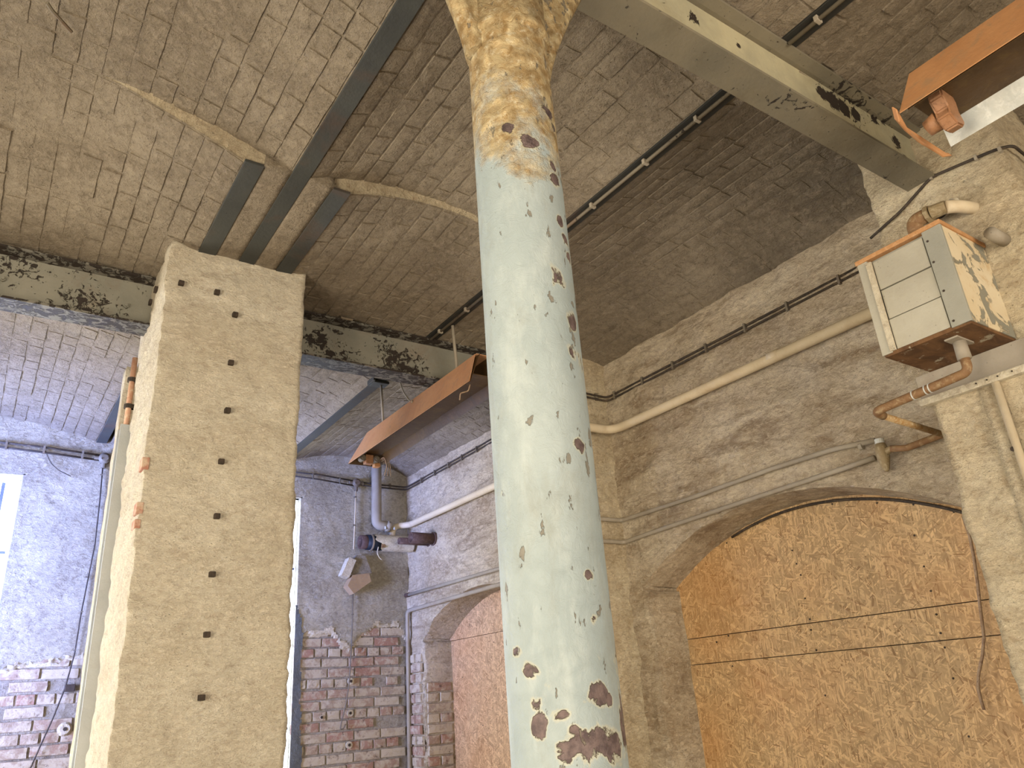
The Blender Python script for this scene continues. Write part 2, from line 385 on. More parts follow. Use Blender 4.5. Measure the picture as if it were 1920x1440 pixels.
def hollow(bm, a, b, ro, ri, seg=18):
    """open-ended pipe with wall thickness"""
    a, b = Vector(a), Vector(b); t = (b - a).normalized(); up = Vector((0, 0, 1)) if abs(t.z) < .9 else Vector((1, 0, 0))
    up = (up - t * up.dot(t)).normalized(); s = t.cross(up); R = []
    for p, rr in ((a, ri), (a, ro), (b, ro), (b, ri)):
        R.append([bm.verts.new(p + (up * math.cos(x) + s * math.sin(x)) * rr) for x in (2 * PI * k / seg for k in range(seg))])
    for i in range(4):
        A, B = R[i], R[(i + 1) % 4]
        for k in range(seg): bm.faces.new((A[k], A[(k + 1) % seg], B[(k + 1) % seg], B[k]))
    return bm
def lathe(bm, c, prof, seg=40):
    """prof: (radius, z) pairs turned about the upright through c"""
    rings = [[bm.verts.new((c[0] + rr * math.cos(2 * PI * k / seg), c[1] + rr * math.sin(2 * PI * k / seg), z)) for k in range(seg)] for rr, z in prof]
    for a, b in zip(rings, rings[1:]):
        for k in range(seg): bm.faces.new((a[k], a[(k + 1) % seg], b[(k + 1) % seg], b[k]))
    bm.faces.new(rings[0][::-1]); bm.faces.new(rings[-1]); return bm
def prism(bm, poly, ax, a, b):
    """poly in the plane normal to axis ax (cyclic order of the other two axes), swept from a to b"""
    o1, o2 = [(1, 2), (0, 2), (0, 1)][ax]; L = []
    for t in (a, b):
        row = []
        for u, v in poly:
            p = [0, 0, 0]; p[ax] = t; p[o1] = u; p[o2] = v; row.append(bm.verts.new(p))
        L.append(row)
    n = len(poly)
    for i in range(n): bm.faces.new((L[0][i], L[0][(i + 1) % n], L[1][(i + 1) % n], L[1][i]))
    bm.faces.new(L[0][::-1]); bm.faces.new(L[1]); return bm

def slab(bm, pts, vec):
    pts = [Vector(p) for p in pts]; vec = Vector(vec); n = len(pts)
    a = [bm.verts.new(p) for p in pts]; b = [bm.verts.new(p + vec) for p in pts]
    bm.faces.new(a); bm.faces.new(b[::-1])
    for i in range(n): bm.faces.new((a[i], b[i], b[(i + 1) % n], a[(i + 1) % n]))
    return bm

# ------------------------------------------------------------------ dimensions
H = 3.55                     # underside of the joists
XW, XP, XO = 3.105, 2.76, 3.35   # right wall face, pilaster face, boards in the arches
YB = 6.09                    # back wall face
P1 = (3.30, 3.86); P2 = (.74, 1.235)
J1X, J2X, J0X = .79, 1.945, -1.19
STEP = 2.44

# ------------------------------------------------------------------ floor, outer walls
o = obj('floor', rough_box(-2.1, 3.8, -3.4, 6.6, -.15, 0, .25, .004, 2), 'floor'); tag(o, kind='structure')
def wall_boxes(name, boxes, mat='wall'):
    bm = NB()
    for b in boxes: box(bm, *b)
    return tag(obj(name, bm, mat), kind='structure')
# left wall: two tall openings added for the fill lamps; front wall: one wide daylight opening
XL = -2.0
wall_boxes('wall_left', [(XL - .1, XL, -3.4, -.4, 0, 3.9), (XL - .1, XL, 1.6, 3.7, 0, 3.9), (XL - .1, XL, 5.9, 6.6, 0, 3.9),
                         (XL - .1, XL, -.4, 1.6, 0, .4), (XL - .1, XL, 3.7, 5.9, 0, .8), (XL - .1, XL, -.4, 1.6, 2.6, 3.9), (XL - .1, XL, 3.7, 5.9, 3.0, 3.9)])
wall_boxes('wall_front', [(XL, -1.0, -3.25, -2.9, 0, 3.9), (2.2, 3.7, -3.25, -2.9, 0, 3.9), (-1.0, 2.2, -3.25, -2.9, 0, .6), (-1.0, 2.2, -3.25, -2.9, 2.9, 3.9)])

# ------------------------------------------------------------------ right wall with its boarded arches
ARCH = ((2.265, .925, 2.125, .285), (4.93, .90, 2.09, .29))     # centre y, half width, springing z, rise
def arch_z(A, y, shrink=0.):
    c, hw, z0, rise = A; hw -= shrink; R = (hw * hw + rise * rise) / (2 * rise); t = abs(y - c)
    if t >= hw: return None
    return z0 + math.sqrt(R * R - t * t) - (R - rise)
def wall_disp(y, z, seed=1.):
    p = (0, y * .8 + z * .5, z * 1.6 - y * .35)
    return nz(p, 2.6, seed) * .018 + nz((0, y, z * 1.3), 8, seed + 4, 3) * .013
def right_wall():
    bm = NB(); st = .028
    top = 3.8
    ys = [-3.0]
    while ys[-1] < 6.4: ys.append(ys[-1] + (st if ys[-1] > .6 else .2))
    for A in ARCH:          # snap columns to the jambs
        for e in (A[0] - A[1], A[0] + A[1]):
            i = min(range(len(ys)), key=lambda k: abs(ys[k] - e)); ys[i] = e
    n = 90; rows = []
    for y in ys:
        lo = 0.
        inside = None
        for A in ARCH:
            if abs(y - A[0]) < A[1] + 1e-6: inside = A
        col = []
        lo = 0. if inside is None else (arch_z(inside, y) or inside[2])
        nn = n
        for k in range(nn + 1):
            z = lo + (top - lo) * (k / nn)
            col.append((y, z))
        rows.append((inside, col))
    def v(y, z):
        return bm.verts.new((XW + wall_disp(y, z) + (.06 * max(0, (z - 3.45)) if z > 3.45 else 0), y, z))
    VS = [[v(*c) for c in col] for _, col in rows]
    for i in range(len(rows) - 1):
        (ia, ca), (ib, cb) = rows[i], rows[i + 1]
        A_, B_ = VS[i], VS[i + 1]
        jambs = [A for A in ARCH if (abs(ca[0][0] - (A[0] - A[1])) < 1e-6 or abs(cb[0][0] - (A[0] + A[1])) < 1e-6)]
        if ia is None and ib is not None or ia is not None and ib is None:
            A = ia or ib
            # full-height column next to a jamb column: rebuild the jamb column down to the floor
            src = rows[i] if ia is None else rows[i + 1]
            y = cb[0][0] if ia is None else ca[0][0]
            J = [v(y, z) for _, z in src[1]]
            if ia is None: B_ = J
            else: A_ = J
        for k in range(n): bm.faces.new((A_[k], B_[k], B_[k + 1], A_[k + 1]))
    # reveals: soffit of each arch and the two jambs, going back to the boards and beyond
    for A in ARCH:
        c, hw, z0, rise = A
        pts = [(c + hw - .02, 0.), (c + hw - .02, z0 - .03), (c + hw, z0 - .03)]
        N = 40
        for k in range(N + 1):
            y = c + hw * math.cos(PI * k / N); pts.append((y, arch_z(A, y) or z0))
        pts += [(c - hw, z0 - .03), (c - hw + .02, z0 - .03), (c - hw + .02, 0.)]
        # thin the polyline into even steps
        dense = []
        for (y0, q0), (y1, q1) in zip(pts, pts[1:]):
            m = max(1, int(math.hypot(y1 - y0, q1 - q0) / .05))
            for k in range(m): dense.append((y0 + (y1 - y0) * k / m, q0 + (q1 - q0) * k / m))
        dense.append(pts[-1])
        D0 = 12; grid = []
        for (y, z) in dense:
            row = []
            for k in range(D0 + 1):
                if k == 0 and z < z0:      # join the face of the wall
                    row.append(bm.verts.new((XW + wall_disp(y, z) - .002, c + math.copysign(hw + .004, y - c), z))); continue
                if k == 1 and z < z0: row.append(bm.verts.new((XW + wall_disp(y, z) + .003, c + (y - c) * .997, z))); continue
                x = XW + .34 * k / D0
                s = 0 if k == 0 else 1
                dy = nz((x, y, z), 7, 5) * .008 * s; dz = nz((x, y, z), 7, 8) * .008 * s
                sh = 1 - .03 * k / D0
                yy = c + (y - c) * sh
                row.append(bm.verts.new((x if k else XW + wall_disp(y, z), yy + dy, z + dz - .02 * k / D0 * (z > z0))))
            grid.append(row)
        for a, b in zip(grid, grid[1:]):
            for k in range(D0): bm.faces.new((a[k], a[k + 1], b[k + 1], b[k]))
    # outer skin behind, so no light leaks in
    box(bm, 3.50, 3.75, -3.0, 6.5, 0, 3.9)
    o = obj('wall_right', bm, 'wall', smooth=True); return tag(o, kind='structure')
WR = right_wall()
for k, (a, b) in enumerate((P2, P1)):
    o = obj('pilaster', rough_box(XP, XW + .05, a, b, 0, 3.72, .02, .014, 3 + k * 5, 5, .006), 'pilaster', WR, True)

# ------------------------------------------------------------------ back wall: mortar bed, bricks, ragged plaster
WIN = ((-.85, .15, 1.2, 3.27), (1.15, 2.135, .9, 3.27))
def in_win(x, z): return any(a < x < b and c < z < e for a, b, c, e in WIN)
bm = NB()
xs = [-2.1, -.85, .15, 1.15, 2.135, 3.8]
for a, b in zip(xs, xs[1:]):
    w_ = [q for q in WIN if q[0] == a]
    if w_:
        box(bm, a, b, YB + .012, YB + .33, 0, w_[0][2]); box(bm, a, b, YB + .012, YB + .33, w_[0][3], 3.9)
    else: box(bm, a, b, YB + .012, YB + .33, 0, 3.9)
WB = tag(obj('wall_back', bm, 'mortar'), kind='structure')
def plaster_low(x):
    """height of the ragged lower edge of the plaster"""
    pts = ((-.9, 1.9), (0, 1.92), (.3, 2.0), (.6, 2.03), (1.1, 2.1), (2.12, 2.16), (2.42, 2.18), (2.50, 2.06), (2.56, 2.04), (2.66, 2.13), (2.80, 2.22), (3.0, 2.23), (3.06, 2.12), (3.2, 2.1))
    for (a, za), (b, zb) in zip(pts, pts[1:]):
        if a <= x <= b: return za + (zb - za) * (x - a) / (b - a) + nz((x, 0, 0), 14, 3) * .02
    return 1.95
def plaster_sheet(name, ax, x0, x1, lowf, z1, pos, mat, holes, st=.017, thick=.016, parent=None, zmin=.9):
    bm = NB(); V = {}
    nx, nz_ = round((x1 - x0) / st), round((z1 - zmin) / st)
    def keep(i, j):
        x, z = x0 + (i + .5) * st, zmin + (j + .5) * st
        return z > lowf(x) and not holes(x, z)
    def vt(i, j):
        if (i, j) not in V:
            x, z = x0 + i * st, zmin + j * st
            e = not all(keep(i + a, j + b) for a in (-1, 0) for b in (-1, 0))
            dsp = nz((x, 3, z * 1.4), 4, 2) * .007 + nz((x, 3, z), 15, 6, 3) * .003
            jx = nz((x, 0, z), 40, 1, 2) * .006 * e; jz = nz((x, 0, z), 40, 7, 2) * .008 * e
            y = pos - thick + dsp + (thick * .8 if e and z < lowf(x) + .04 else 0)
            V[i, j] = bm.verts.new((x + jx, y, z + jz) if ax == 1 else (y, x + jx, z + jz))
        return V[i, j]
    for i in range(nx):
        for j in range(nz_):
            if keep(i, j): bm.faces.new((vt(i, j), vt(i + 1, j), vt(i + 1, j + 1), vt(i, j + 1)))
    return obj(name, bm, mat, parent, True)
pl = plaster_sheet('plaster', 1, -1.5, 3.115, plaster_low, 3.80, YB + .012, 'back_plaster', in_win, parent=WB)
# pale broken rim along the torn plaster, in pieces
def rim(x):
    return plaster_low(x) - .012
pl2 = plaster_sheet('plaster_rim', 1, -1.0, 3.10, lambda x: plaster_low(x) - .014 - .03 * max(0, nz((x, 1, 0), 9, 8)), 2.30, YB + .011, 'scar',
                    lambda x, z: in_win(x, z) or z > plaster_low(x) + .015 + .045 * max(0, nz((x, 1, 0), 6, 2)), thick=.019, parent=WB)

def brick_variants(L, W, T, nvar=5):
    out = []
    for k in range(nvar):
        bm = NB(); rnd = random.Random(k + 3)
        nx, ny = 4, 2; top = []
        for i in range(nx + 1):
            row = []
            for j in range(ny + 1):
                edge = i in (0, nx) or j in (0, ny)
                x, y = (i / nx - .5) * (L - .006), (j / ny - .5) * (W - .006)
                row.append(bm.verts.new((x + rnd.uniform(-.002, .002), y + rnd.uniform(-.0015, .0015), T * (.72 if edge else 1) + rnd.uniform(-.001, .001))))
            top.append(row)
        for i in range(nx):
            for j in range(ny): bm.faces.new((top[i][j], top[i + 1][j], top[i + 1][j + 1], top[i][j + 1]))
        bord = [top[i][0] for i in range(nx + 1)] + [top[nx][j] for j in range(1, ny + 1)] + [top[i][ny] for i in range(nx - 1, -1, -1)] + [top[0][j] for j in range(ny - 1, 0, -1)]
        low = [bm.verts.new((v.co.x * L / (L - .006), v.co.y * W / (W - .006), -T * 1.2)) for v in bord]
        n = len(bord)
        for i in range(n): bm.faces.new((bord[i], low[i], low[(i + 1) % n], bord[(i + 1) % n]))
        me = D.meshes.new('brick'); bmesh.ops.recalc_face_normals(bm, faces=bm.faces); bm.to_mesh(me); bm.free()
        out.append(me)
    return out
wall_bricks = brick_variants(.215, .066, .010)
head_bricks = brick_variants(.100, .066, .010)
for me in wall_bricks + head_bricks: me.materials.append(MAT['brick'])
def lay_brick(me, parent, M4):
    o = D.objects.new('brick', me); COL.objects.link(o); o.parent = parent
    o.matrix_local = Matrix.Translation(-wpos(parent)) @ M4; return o
MBK = Matrix(((1, 0, 0, 0), (0, 0, -1, 0), (0, 1, 0, 0), (0, 0, 0, 1)))     # brick face towards -y
MRT = Matrix(((0, 0, -1, 0), (1, 0, 0, 0), (0, 1, 0, 0), (0, 0, 0, 1)))     # brick face towards -x
rnd = random.Random(5)
z = 1.02; row = 0
while z < 2.24:
    for xa, xb in ((-.02, .72), (2.11, 3.11)):
        head = row % 3 == 1; pitch = .112 if head else .226
        x = xa + (.056 if row % 2 else 0)
        while x + pitch * .6 < xb:
            cx = x + pitch / 2
            if z < plaster_low(cx) + .02 and not in_win(cx, z) and rnd.random() > .05:
                m = Matrix.Translation((cx, YB + .008 + rnd.uniform(-.003, .004), z + rnd.uniform(-.003, .003))) @ Matrix.Rotation(rnd.uniform(-.012, .012), 4, 'Y') @ MBK
                lay_brick(rnd.choice(head_bricks if head else wall_bricks), WB, m)
            x += pitch
    z += .077; row += 1
def rw_low(y): return 2.04 if y > 5.86 else 1.75 + (y - 5.6) * .3
z = 1.02; row = 0
while z < 2.05:
    y = 5.80 - (.06 if row % 2 else 0); pitch = .226 if row % 2 else .15
    head = row % 2 == 0
    y = 5.845
    while y < 6.06:
        p = .112 if head else .226
        cy = y + p / 2
        if cy < 6.09 and z < 2.0:
            lay_brick(rnd.choice(head_bricks if head else wall_bricks), WR,
                      Matrix.Translation((XW - .012 + rnd.uniform(-.002, .003) + wall_disp(cy, z), cy, z)) @ MRT)
        y += p
    # bricks of the jamb, facing the camera side (-y is hidden, the reveal faces -y)
    if z < 1.78:
        for kx in range(1 if not head else 2):
            p = .226 if not head else .112
            m = Matrix.Translation((XW + .005 + p / 2 + kx * p, 5.802 - .03 * (kx + .5) * (p / .34), z)) @ MBK
            lay_brick(rnd.choice(head_bricks if head else wall_bricks), WR, m)
    z += .077; row += 1

# dark paint strip beside the far window and the windows themselves
def dark_low(x): return .9
bm = NB()
plaster_sheet('painted_strip', 1, 2.11, 2.24, lambda x: .95, 2.42, YB + .010, 'darkpaint', lambda x, z: x > 2.165 + nz((0, 2, z), 6, 4) * .022 + .05 * max(0, (1.9 - z)) or z > 2.4 - (x - 2.11) * 2.5, thick=.021, parent=WB, st=.013)
for k, (a, b, c, e) in enumerate(WIN):
    yg = YB + (.06 if k else .20)
    bm = NB(); fr = .022 if not k else .012
    box(bm, a, a + fr, yg - .03, yg + .03, c, e); box(bm, b - fr * .5, b, yg - .03, yg + .03, c, e)
    box(bm, a, b, yg - .03, yg + .03, e - fr, e); box(bm, a, b, yg - .03, yg + .03, c, c + fr)
    wn = tag(obj('window_%d' % (k + 1), bm, 'trough_white'), kind='structure')
    bm = NB(); box(bm, a + .02, b - .02, yg - .002, yg + .002, c + .02, e - .02); obj('pane', bm, 'pane', wn)
    for q in range(1, 6):
        xx = b - q * (b - a) / 6 if k else b - .115 - (q - 1) * .18
        bm = NB(); box(bm, xx - .011, xx + .011, yg - .022, yg + .022, c + .03, e - .03); obj('glazing_bar', bm, 'glassbar', wn)
    for q in range(1, 4):
        zz = c + (e - c) * q / 4
        bm = NB(); box(bm, a + .03, b - .03, yg - .017, yg + .017, zz - .009, zz + .009); obj('glazing_bar', bm, 'glassbar', wn)
    # whitewashed reveal lining
    bm = NB()
    box(bm, a - .01, a + .012, YB + .004, yg + .05, c, e + .01); box(bm, b - .012, b + .01, YB + .004, yg + .05, c, e + .01)
    box(bm, a, b, YB + .004, yg + .05, e - .012, e + .012)
    obj('reveal', bm, 'back_plaster', wn)

# ------------------------------------------------------------------ ceiling: slab, brick jack arches
bm = NB(); box(bm, -2.1, 3.75, -3.25, 6.5, 3.86, 4.0)
CEIL = tag(obj('ceiling', bm, 'vault'), kind='structure')
def arc(x0, x1, z0, z1, rise):
    """returns f(t)->(x,z,angle) along the arc, and its length"""
    hw = (x1 - x0) / 2; R = (hw * hw + rise * rise) / (2 * rise); th = math.asin(hw / R)
    def fn(t):
        a = -th + 2 * th * t
        x = (x0 + x1) / 2 + R * math.sin(a)
        zz = z0 + (z1 - z0) * t + rise - R + R * math.cos(a)
        return x, zz, a
    return fn, 2 * th * R
vault_bricks = brick_variants(.2218, .0708, .0062, 6)
vault_heads = brick_variants(.1058, .0708, .0062, 4)
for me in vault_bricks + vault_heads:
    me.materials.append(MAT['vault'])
cand = []
def vault(x0, x1, z0, z1, rise, y0, y1, seed, g=lambda y: 1., adj=None):
    """barrel between two joists; g(y) scales its rise, so that it can sink to the level of a beam"""
    fn, L = arc(x0, x1, z0, z1, rise)
    def P(t, y):
        x, z, a = fn(t); zb = z0 + (z1 - z0) * t
        q = zb + (z - zb) * g(y)
        return Vector((x, y, adj(x, y, q) if adj else q))
    bm = NB(); nx, ny = max(8, int(L / .03)), max(2, int((y1 - y0) / .05)); gr = []
    for i in range(nx + 1):
        a = fn(i / nx)[2]; row = []
        for j in range(ny + 1):
            y = y0 + (y1 - y0) * j / ny; p = P(i / nx, y)
            dd = (nz((p.x, y, 0), 5, seed) * .004 + nz((p.x, y, 0), 22, seed, 2) * .0012) * (0 if i in (0, nx) else 1)
            row.append(bm.verts.new(p + Vector((math.sin(a), 0, math.cos(a))) * dd))
        gr.append(row)
    for a, b in zip(gr, gr[1:]):
        for j in range(ny): bm.faces.new((a[j], b[j], b[j + 1], a[j + 1]))
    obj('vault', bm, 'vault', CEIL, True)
    rr = random.Random(seed * 10 + 1); n = max(1, round(L / .0775)); pw = L / n
    for i in range(n):
        t = (i + .5) / n; y = y0 + .012 - rr.random() * .2
        while y < y1 - .02:
            hd = rr.random() < .16; l = .112 if hd else .228
            ya, yb = max(y, y0 + .005), min(y + l, y1 - .005)
            if yb - ya > .05 and rr.random() > .04:
                yc = (ya + yb) / 2; p = P(t, yc)
                ey = (P(t, yc + .05) - P(t, yc - .05)).normalized(); en = ey.cross(P(t + .01, yc) - P(t - .01, yc)).normalized()
                if en.z > 0: en = -en
                ew = en.cross(ey)
                M3 = Matrix((ey, ew, en)).transposed().to_4x4()
                M4 = (Matrix.Translation(p + en * (rr.uniform(-.0016, .0012) - .0005)) @ M3 @ Matrix.Rotation(rr.uniform(-.012, .012), 4, 'Z')
                      @ Matrix.Rotation(rr.uniform(-.016, .016), 4, 'X') @ Matrix.Diagonal(((yb - ya) / l, pw / .0775, 1, 1)))
                cand.append((M4, rr.choice(vault_heads if hd else vault_bricks)))
            y += l
    return fn
def sink(*spans):
    """rise factor: falls to .05 at each beam face over the given length"""
    def g(y):
        v = 1.
        for edge, length, side in spans:
            q = (edge - y) * side
            if -.2 < q < length: v = min(v, max(.05, q / length) ** .8)
        return v
    return g
YN = -2.9
fl = J1X - .035; fr_ = J1X + .035
near = sink((.975, .5, 1)); rear = lambda y: max(.06, 1 - (y - STEP) / (3.46 - STEP) * .95) ** .85 if y < 3.52 else 1.
VL = vault(J0X + .04, fl, H + .006, H + .006, .19, YN, STEP, 1, near)
def zat(fn, x):
    lo, hi = 0., 1.
    if x <= fn(0)[0] or x >= fn(1)[0]: return H + .003
    for _ in range(30):
        m = (lo + hi) / 2
        if fn(m)[0] < x: lo = m
        else: hi = m
    return fn(lo)[1]
def fade(x): t = min(1, max(0, (.36 - x) / .34)); return t * t * (3 - 2 * t)
def blend(x, y, z):     # left of the rib the two barrels run into each other
    w_ = fade(x) * max(0, 1 - (y - STEP) / .5)
    return z * (1 - w_) + zat(VL, x) * w_ if w_ > 0 else z
VLr = vault(J0X + .04, .58, H + .006, H + .006, .187, STEP, 3.51, 2, rear, blend)
VLb = vault(J0X + .04, .555, H + .006, H + .006, .12, 3.51, YB + .01, 6)
VM = vault(fr_, J2X - .035, H + .006, H + .006, .110, YN, STEP, 3, near)
VMr = vault(1.0, J2X - .035, H + .006, H + .006, .085, STEP, 3.51, 4, rear)
VMb = vault(1.0, J2X - .035, H + .006, H + .006, .10, 3.51, YB + .01, 7)
VR = vault(J2X + .035, XW + .02, H + .006, H - .02, .125, YN, 3.51, 5, sink((.975, .5, 1), (3.46, .7, 1)))
VRb = vault(J2X + .035, XW + .02, H + .006, H - .02, .125, 3.51, YB + .01, 8)
def step_face(fa, fb, xa, xb, seed):
    bm = NB(); N = 44; up = []; dn = []
    g = []
    for i in range(N + 1):
        x = xa + (xb - xa) * i / N; za, zb = zat(fa, x) + .003, min(zat(fb, x), zat(fa, x)) - .001
        if fb is VLr: zb = zb * (1 - fade(x)) + (za - .002) * fade(x)
        g.append([bm.verts.new((x, STEP + .004 - .028 * q + nz((x, q, 0), 18, seed, 2) * .006, zb + (za - zb) * q)) for q in (0, .33, .66, 1)])
    for a, b in zip(g, g[1:]):
        for k in range(3): bm.faces.new((a[k], b[k], b[k + 1], a[k + 1]))
    return obj('arch_rib_edge', bm, 'rib', CEIL, True)
step_face(VL, VLr, J0X + .05, fl, 3); step_face(VM, VMr, fr_, J2X - .04, 6)
for y0, y1 in ((3.495, 3.56), (1.005, 1.06)):      # brick infill standing on the two main beams
    bm = rough_box(J0X, XP + .3, y0, y1, 3.54, 3.84, .05, .004, y0, 8); obj('beam_infill', bm, 'vault', CEIL, True)
# plaster between the flanges over the pillar
for x0, x1 in ((.65, .757), (.823, .93)):
    bm = rough_box(x0, x1, STEP - .03, YB + .01, H + .001, H + .05, .03, .003, x0, 9)
    obj('plaster_soffit', bm, 'vault', CEIL, True)
bm = rough_box(-2.0, J0X - .04, YN, YB, H + .02, H + .08, .2, .003, 4); obj('vault', bm, 'vault', CEIL, True)
# the 300 bricks that show largest are parts; the rest is one part
def size_in_view(M4):
    q = pix(M4.translation)
    if q is None or not (-60 < q[0] < 1980 and -60 < q[1] < 1500): return 0
    return 1 / q[2] ** 2
cand.sort(key=lambda c: -size_in_view(c[0]))
for M4, me in cand[:300]: lay_brick(me, CEIL, M4)
V_, F_ = [], []
for M4, me in cand[300:]:
    b0 = len(V_); V_ += [M4 @ v.co for v in me.vertices]; F_ += [[b0 + i for i in p.vertices] for p in me.polygons]
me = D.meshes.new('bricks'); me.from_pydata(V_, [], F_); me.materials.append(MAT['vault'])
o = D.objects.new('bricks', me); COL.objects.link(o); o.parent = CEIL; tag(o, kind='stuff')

# ------------------------------------------------------------------ joists and beams
def joist(x, y0, y1, mat, label, group=None, half=.035, web=True):
    bm = NB(); box(bm, x - half, x + half, y0, y1, H - .002, H + .011, .002)
    if web: box(bm, x - .006, x + .006, y0, y1, H + .011, 3.86)
    o = obj('ceiling_joist', bm, mat, None, origin=(x, y0, H)); return tag(o, label, 'joist', group)
joist(J1X, YN, YB, 'joist', 'long dark grey steel joist running from above the iron column to the plastered pillar')
joist(J2X, YN, YB, 'joist_dark', 'long near-black steel joist with thin conduit clipped to it, right of the iron column')
for x, y0, lab in ((.615, STEP - .012, 'short dark grey steel flange left of the long joist, ending at the pillar head'),
                   (.967, STEP - .012, 'short dark grey steel flange right of the long joist, ending at the pillar head')):
    bm = NB(); box(bm, x - .037, x + .037, y0, 3.5 if x < .8 else YB, H - .003, H + .010, .002)
    o = obj('bearing_plate', bm, 'joist', None, origin=(x, y0, H)); tag(o, lab, 'steel plate')
bm = NB(); box(bm, .553, .622, 3.56, YB, H - .003, H + .010, .002)
tag(obj('bearing_plate', bm, 'joist', None, origin=(.59, 3.56, H)), 'dark bluish steel flange left of the pillar, ending at the back wall', 'steel plate')
joist(J0X, YN, YB, 'joist', 'dark steel joist left of the frame')

def main_beam(y0, y1, x0, x1, z0, z1, mat, label):
    yc = (y0 + y1) / 2; r0 = thing('main_beam', (x0, yc, z0), label, 'beam')
    def fl_(name, za, zb, t):
        bm = NB(); n = int((x1 - x0) / .05)
        poly = [(y0, za), (y1, za), (y1, zb), (yc + .02, zb + t), (yc - .02, zb + t), (y0, zb)]
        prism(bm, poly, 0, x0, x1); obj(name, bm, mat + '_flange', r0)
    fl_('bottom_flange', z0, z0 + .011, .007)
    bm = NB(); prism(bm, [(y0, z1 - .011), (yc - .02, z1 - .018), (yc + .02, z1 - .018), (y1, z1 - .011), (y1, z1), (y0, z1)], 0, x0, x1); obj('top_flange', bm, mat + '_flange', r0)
    bm = NB(); box(bm, x0, x1, yc - .006, yc + .006, z0 + .012, z1 - .012); obj('web', bm, mat, r0)
    return r0
BF = main_beam(B1Y0, B1Y1, -2.0, XP + .02, 3.295, 3.548, 'beam_far', 'far grey riveted steel beam with black flaking spots, passing through the plastered pillar')
BN = main_beam(.975, 1.085, -2.0, XP + .02, 3.312, 3.548, 'beam_near', 'near cream and grey steel beam with a long rust scar, running into the right pilaster')
ycf = (B1Y0 + B1Y1) / 2
for px, py in ((5, 525), (124, 549), (236, 575)):
    p = at(px, py, 1, ycf - .006); bm = NB()
    lathe_pts = [(p.x, ycf - .006, p.z), (p.x, ycf - .018, p.z)]
    tube(bm, lathe_pts, .011, 6); tube(bm, [(p.x, ycf - .018, p.z), (p.x, ycf - .026, p.z)], .006, 8)
    obj('bolt', bm, 'beam_far', BF)

# ------------------------------------------------------------------ cast-iron column
cx, cy = .79, 1.02
c0 = thing('iron_column', (cx, cy, 0), 'round iron column in chipped pale grey paint with a yellow-brown flaking head', 'column')
bm = NB(); lathe(bm, (cx, cy), [(.091, .02)] + [(.091 - .003 * k / 20, .02 + 2.92 * k / 20) for k in range(1, 21)] + [(.088, 2.95)], 64); obj('shaft', bm, 'column', c0, True)
bm = NB(); lathe(bm, (cx, cy), [(.089, 2.930), (.095, 2.934), (.097, 2.945), (.095, 2.958), (.091, 2.962), (.091, 3.06)], 64); obj('collar', bm, 'column', c0, True)
bm = NB(); lathe(bm, (cx, cy), [(.091, 3.06), (.093, 3.12), (.104, 3.20), (.125, 3.26), (.13, 3.285)], 48); obj('capital', bm, 'column', c0, True)
bm = NB(); box(bm, cx - .2, cx + .2, cy - .12, cy + .12, 3.285, 3.311, .004); obj('cap_plate', bm, 'column', c0)
for s, ax in ((-1, 0), (1, 0), (-1, 1), (1, 1)):
    if ax == 1: continue
    bm = NB(); prof = []
    for k in range(9):
        t = k / 8 * PI / 2; prof.append((.086 + .16 * (k / 8) ** 1.25, 2.89 + .395 * (k / 8)))
    poly = [(u, zz) for u, zz in prof] + [(u - .004 if u < .1 else .08, zz) for u, zz in ((.08, 3.285),)]
    prism(bm, [(cx + s * u, zz) for u, zz in poly], 1, cy - .022, cy + .022); obj('bracket', bm, 'column', c0)
    bm = NB(); tube(bm, [(cx + s * u, cy, zz) for u, zz in prof], .024, 8); obj('bracket_rib', bm, 'column', c0, True)
bm = NB(); lathe(bm, (cx, cy), [(.16, 0), (.16, .03), (.13, .05), (.10, .12), (.092, .16)], 48); obj('base', bm, 'column', c0, True)

# ------------------------------------------------------------------ plastered pillar
pl0 = thing('plastered_pillar', (.76, 3.55, 0), 'square whitewashed brick pillar with a row of dark plugs, left of the iron column', 'pillar')
bm = rough_box(.462, 1.068, 3.14, 3.66, 0, H + .02, .02, .009, 11, 6, .006); obj('shaft', bm, 'pillar', pl0, True)
bm = rough_box(.498, 1.06, 3.63, 4.04, 0, H + .02, .04, .005, 15, 5, .003); obj('rear_core', bm, 'pillar', pl0, True)
bm = rough_box(.445, .53, 3.945, 4.05, 0, 3.28, .04, .004, 14, 5, .002); obj('corner_strip', bm, 'pillar', pl0, True)
for px, py in ((340, 532), (407, 549), (441, 591), (433, 681), (427, 770), (415, 866), (407, 968), (398, 1077), (388, 1190), (378, 1308)):
    p = at(px, py, 1, 3.136); bm = NB()
    box(bm, p.x - .013, p.x + .010, 3.120, 3.150, p.z - .011, p.z + .010, .003)
    obj('wall_plug', bm, 'hole', pl0)
p = at(291, 543, 0, .455)
for q in ((291, 543), (281, 567)):
    p = at(*q, 0, .455); bm = NB(); box(bm, .450, .47, p.y - .015, p.y + .015, p.z - .012, p.z + .012, .002); obj('wall_plug', bm, 'hole', pl0)
for px, py, hh in ((268, 868, .05), (262, 952, .045), (259, 982, .035)):
    p = at(px, py, 1, 3.14)
    bm = NB(); box(bm, .452, .462 + hh * .35, 3.137, 3.20, p.z - hh * .5, p.z + hh * .5, .004); obj('brick', bm, 'red_brick', pl0)
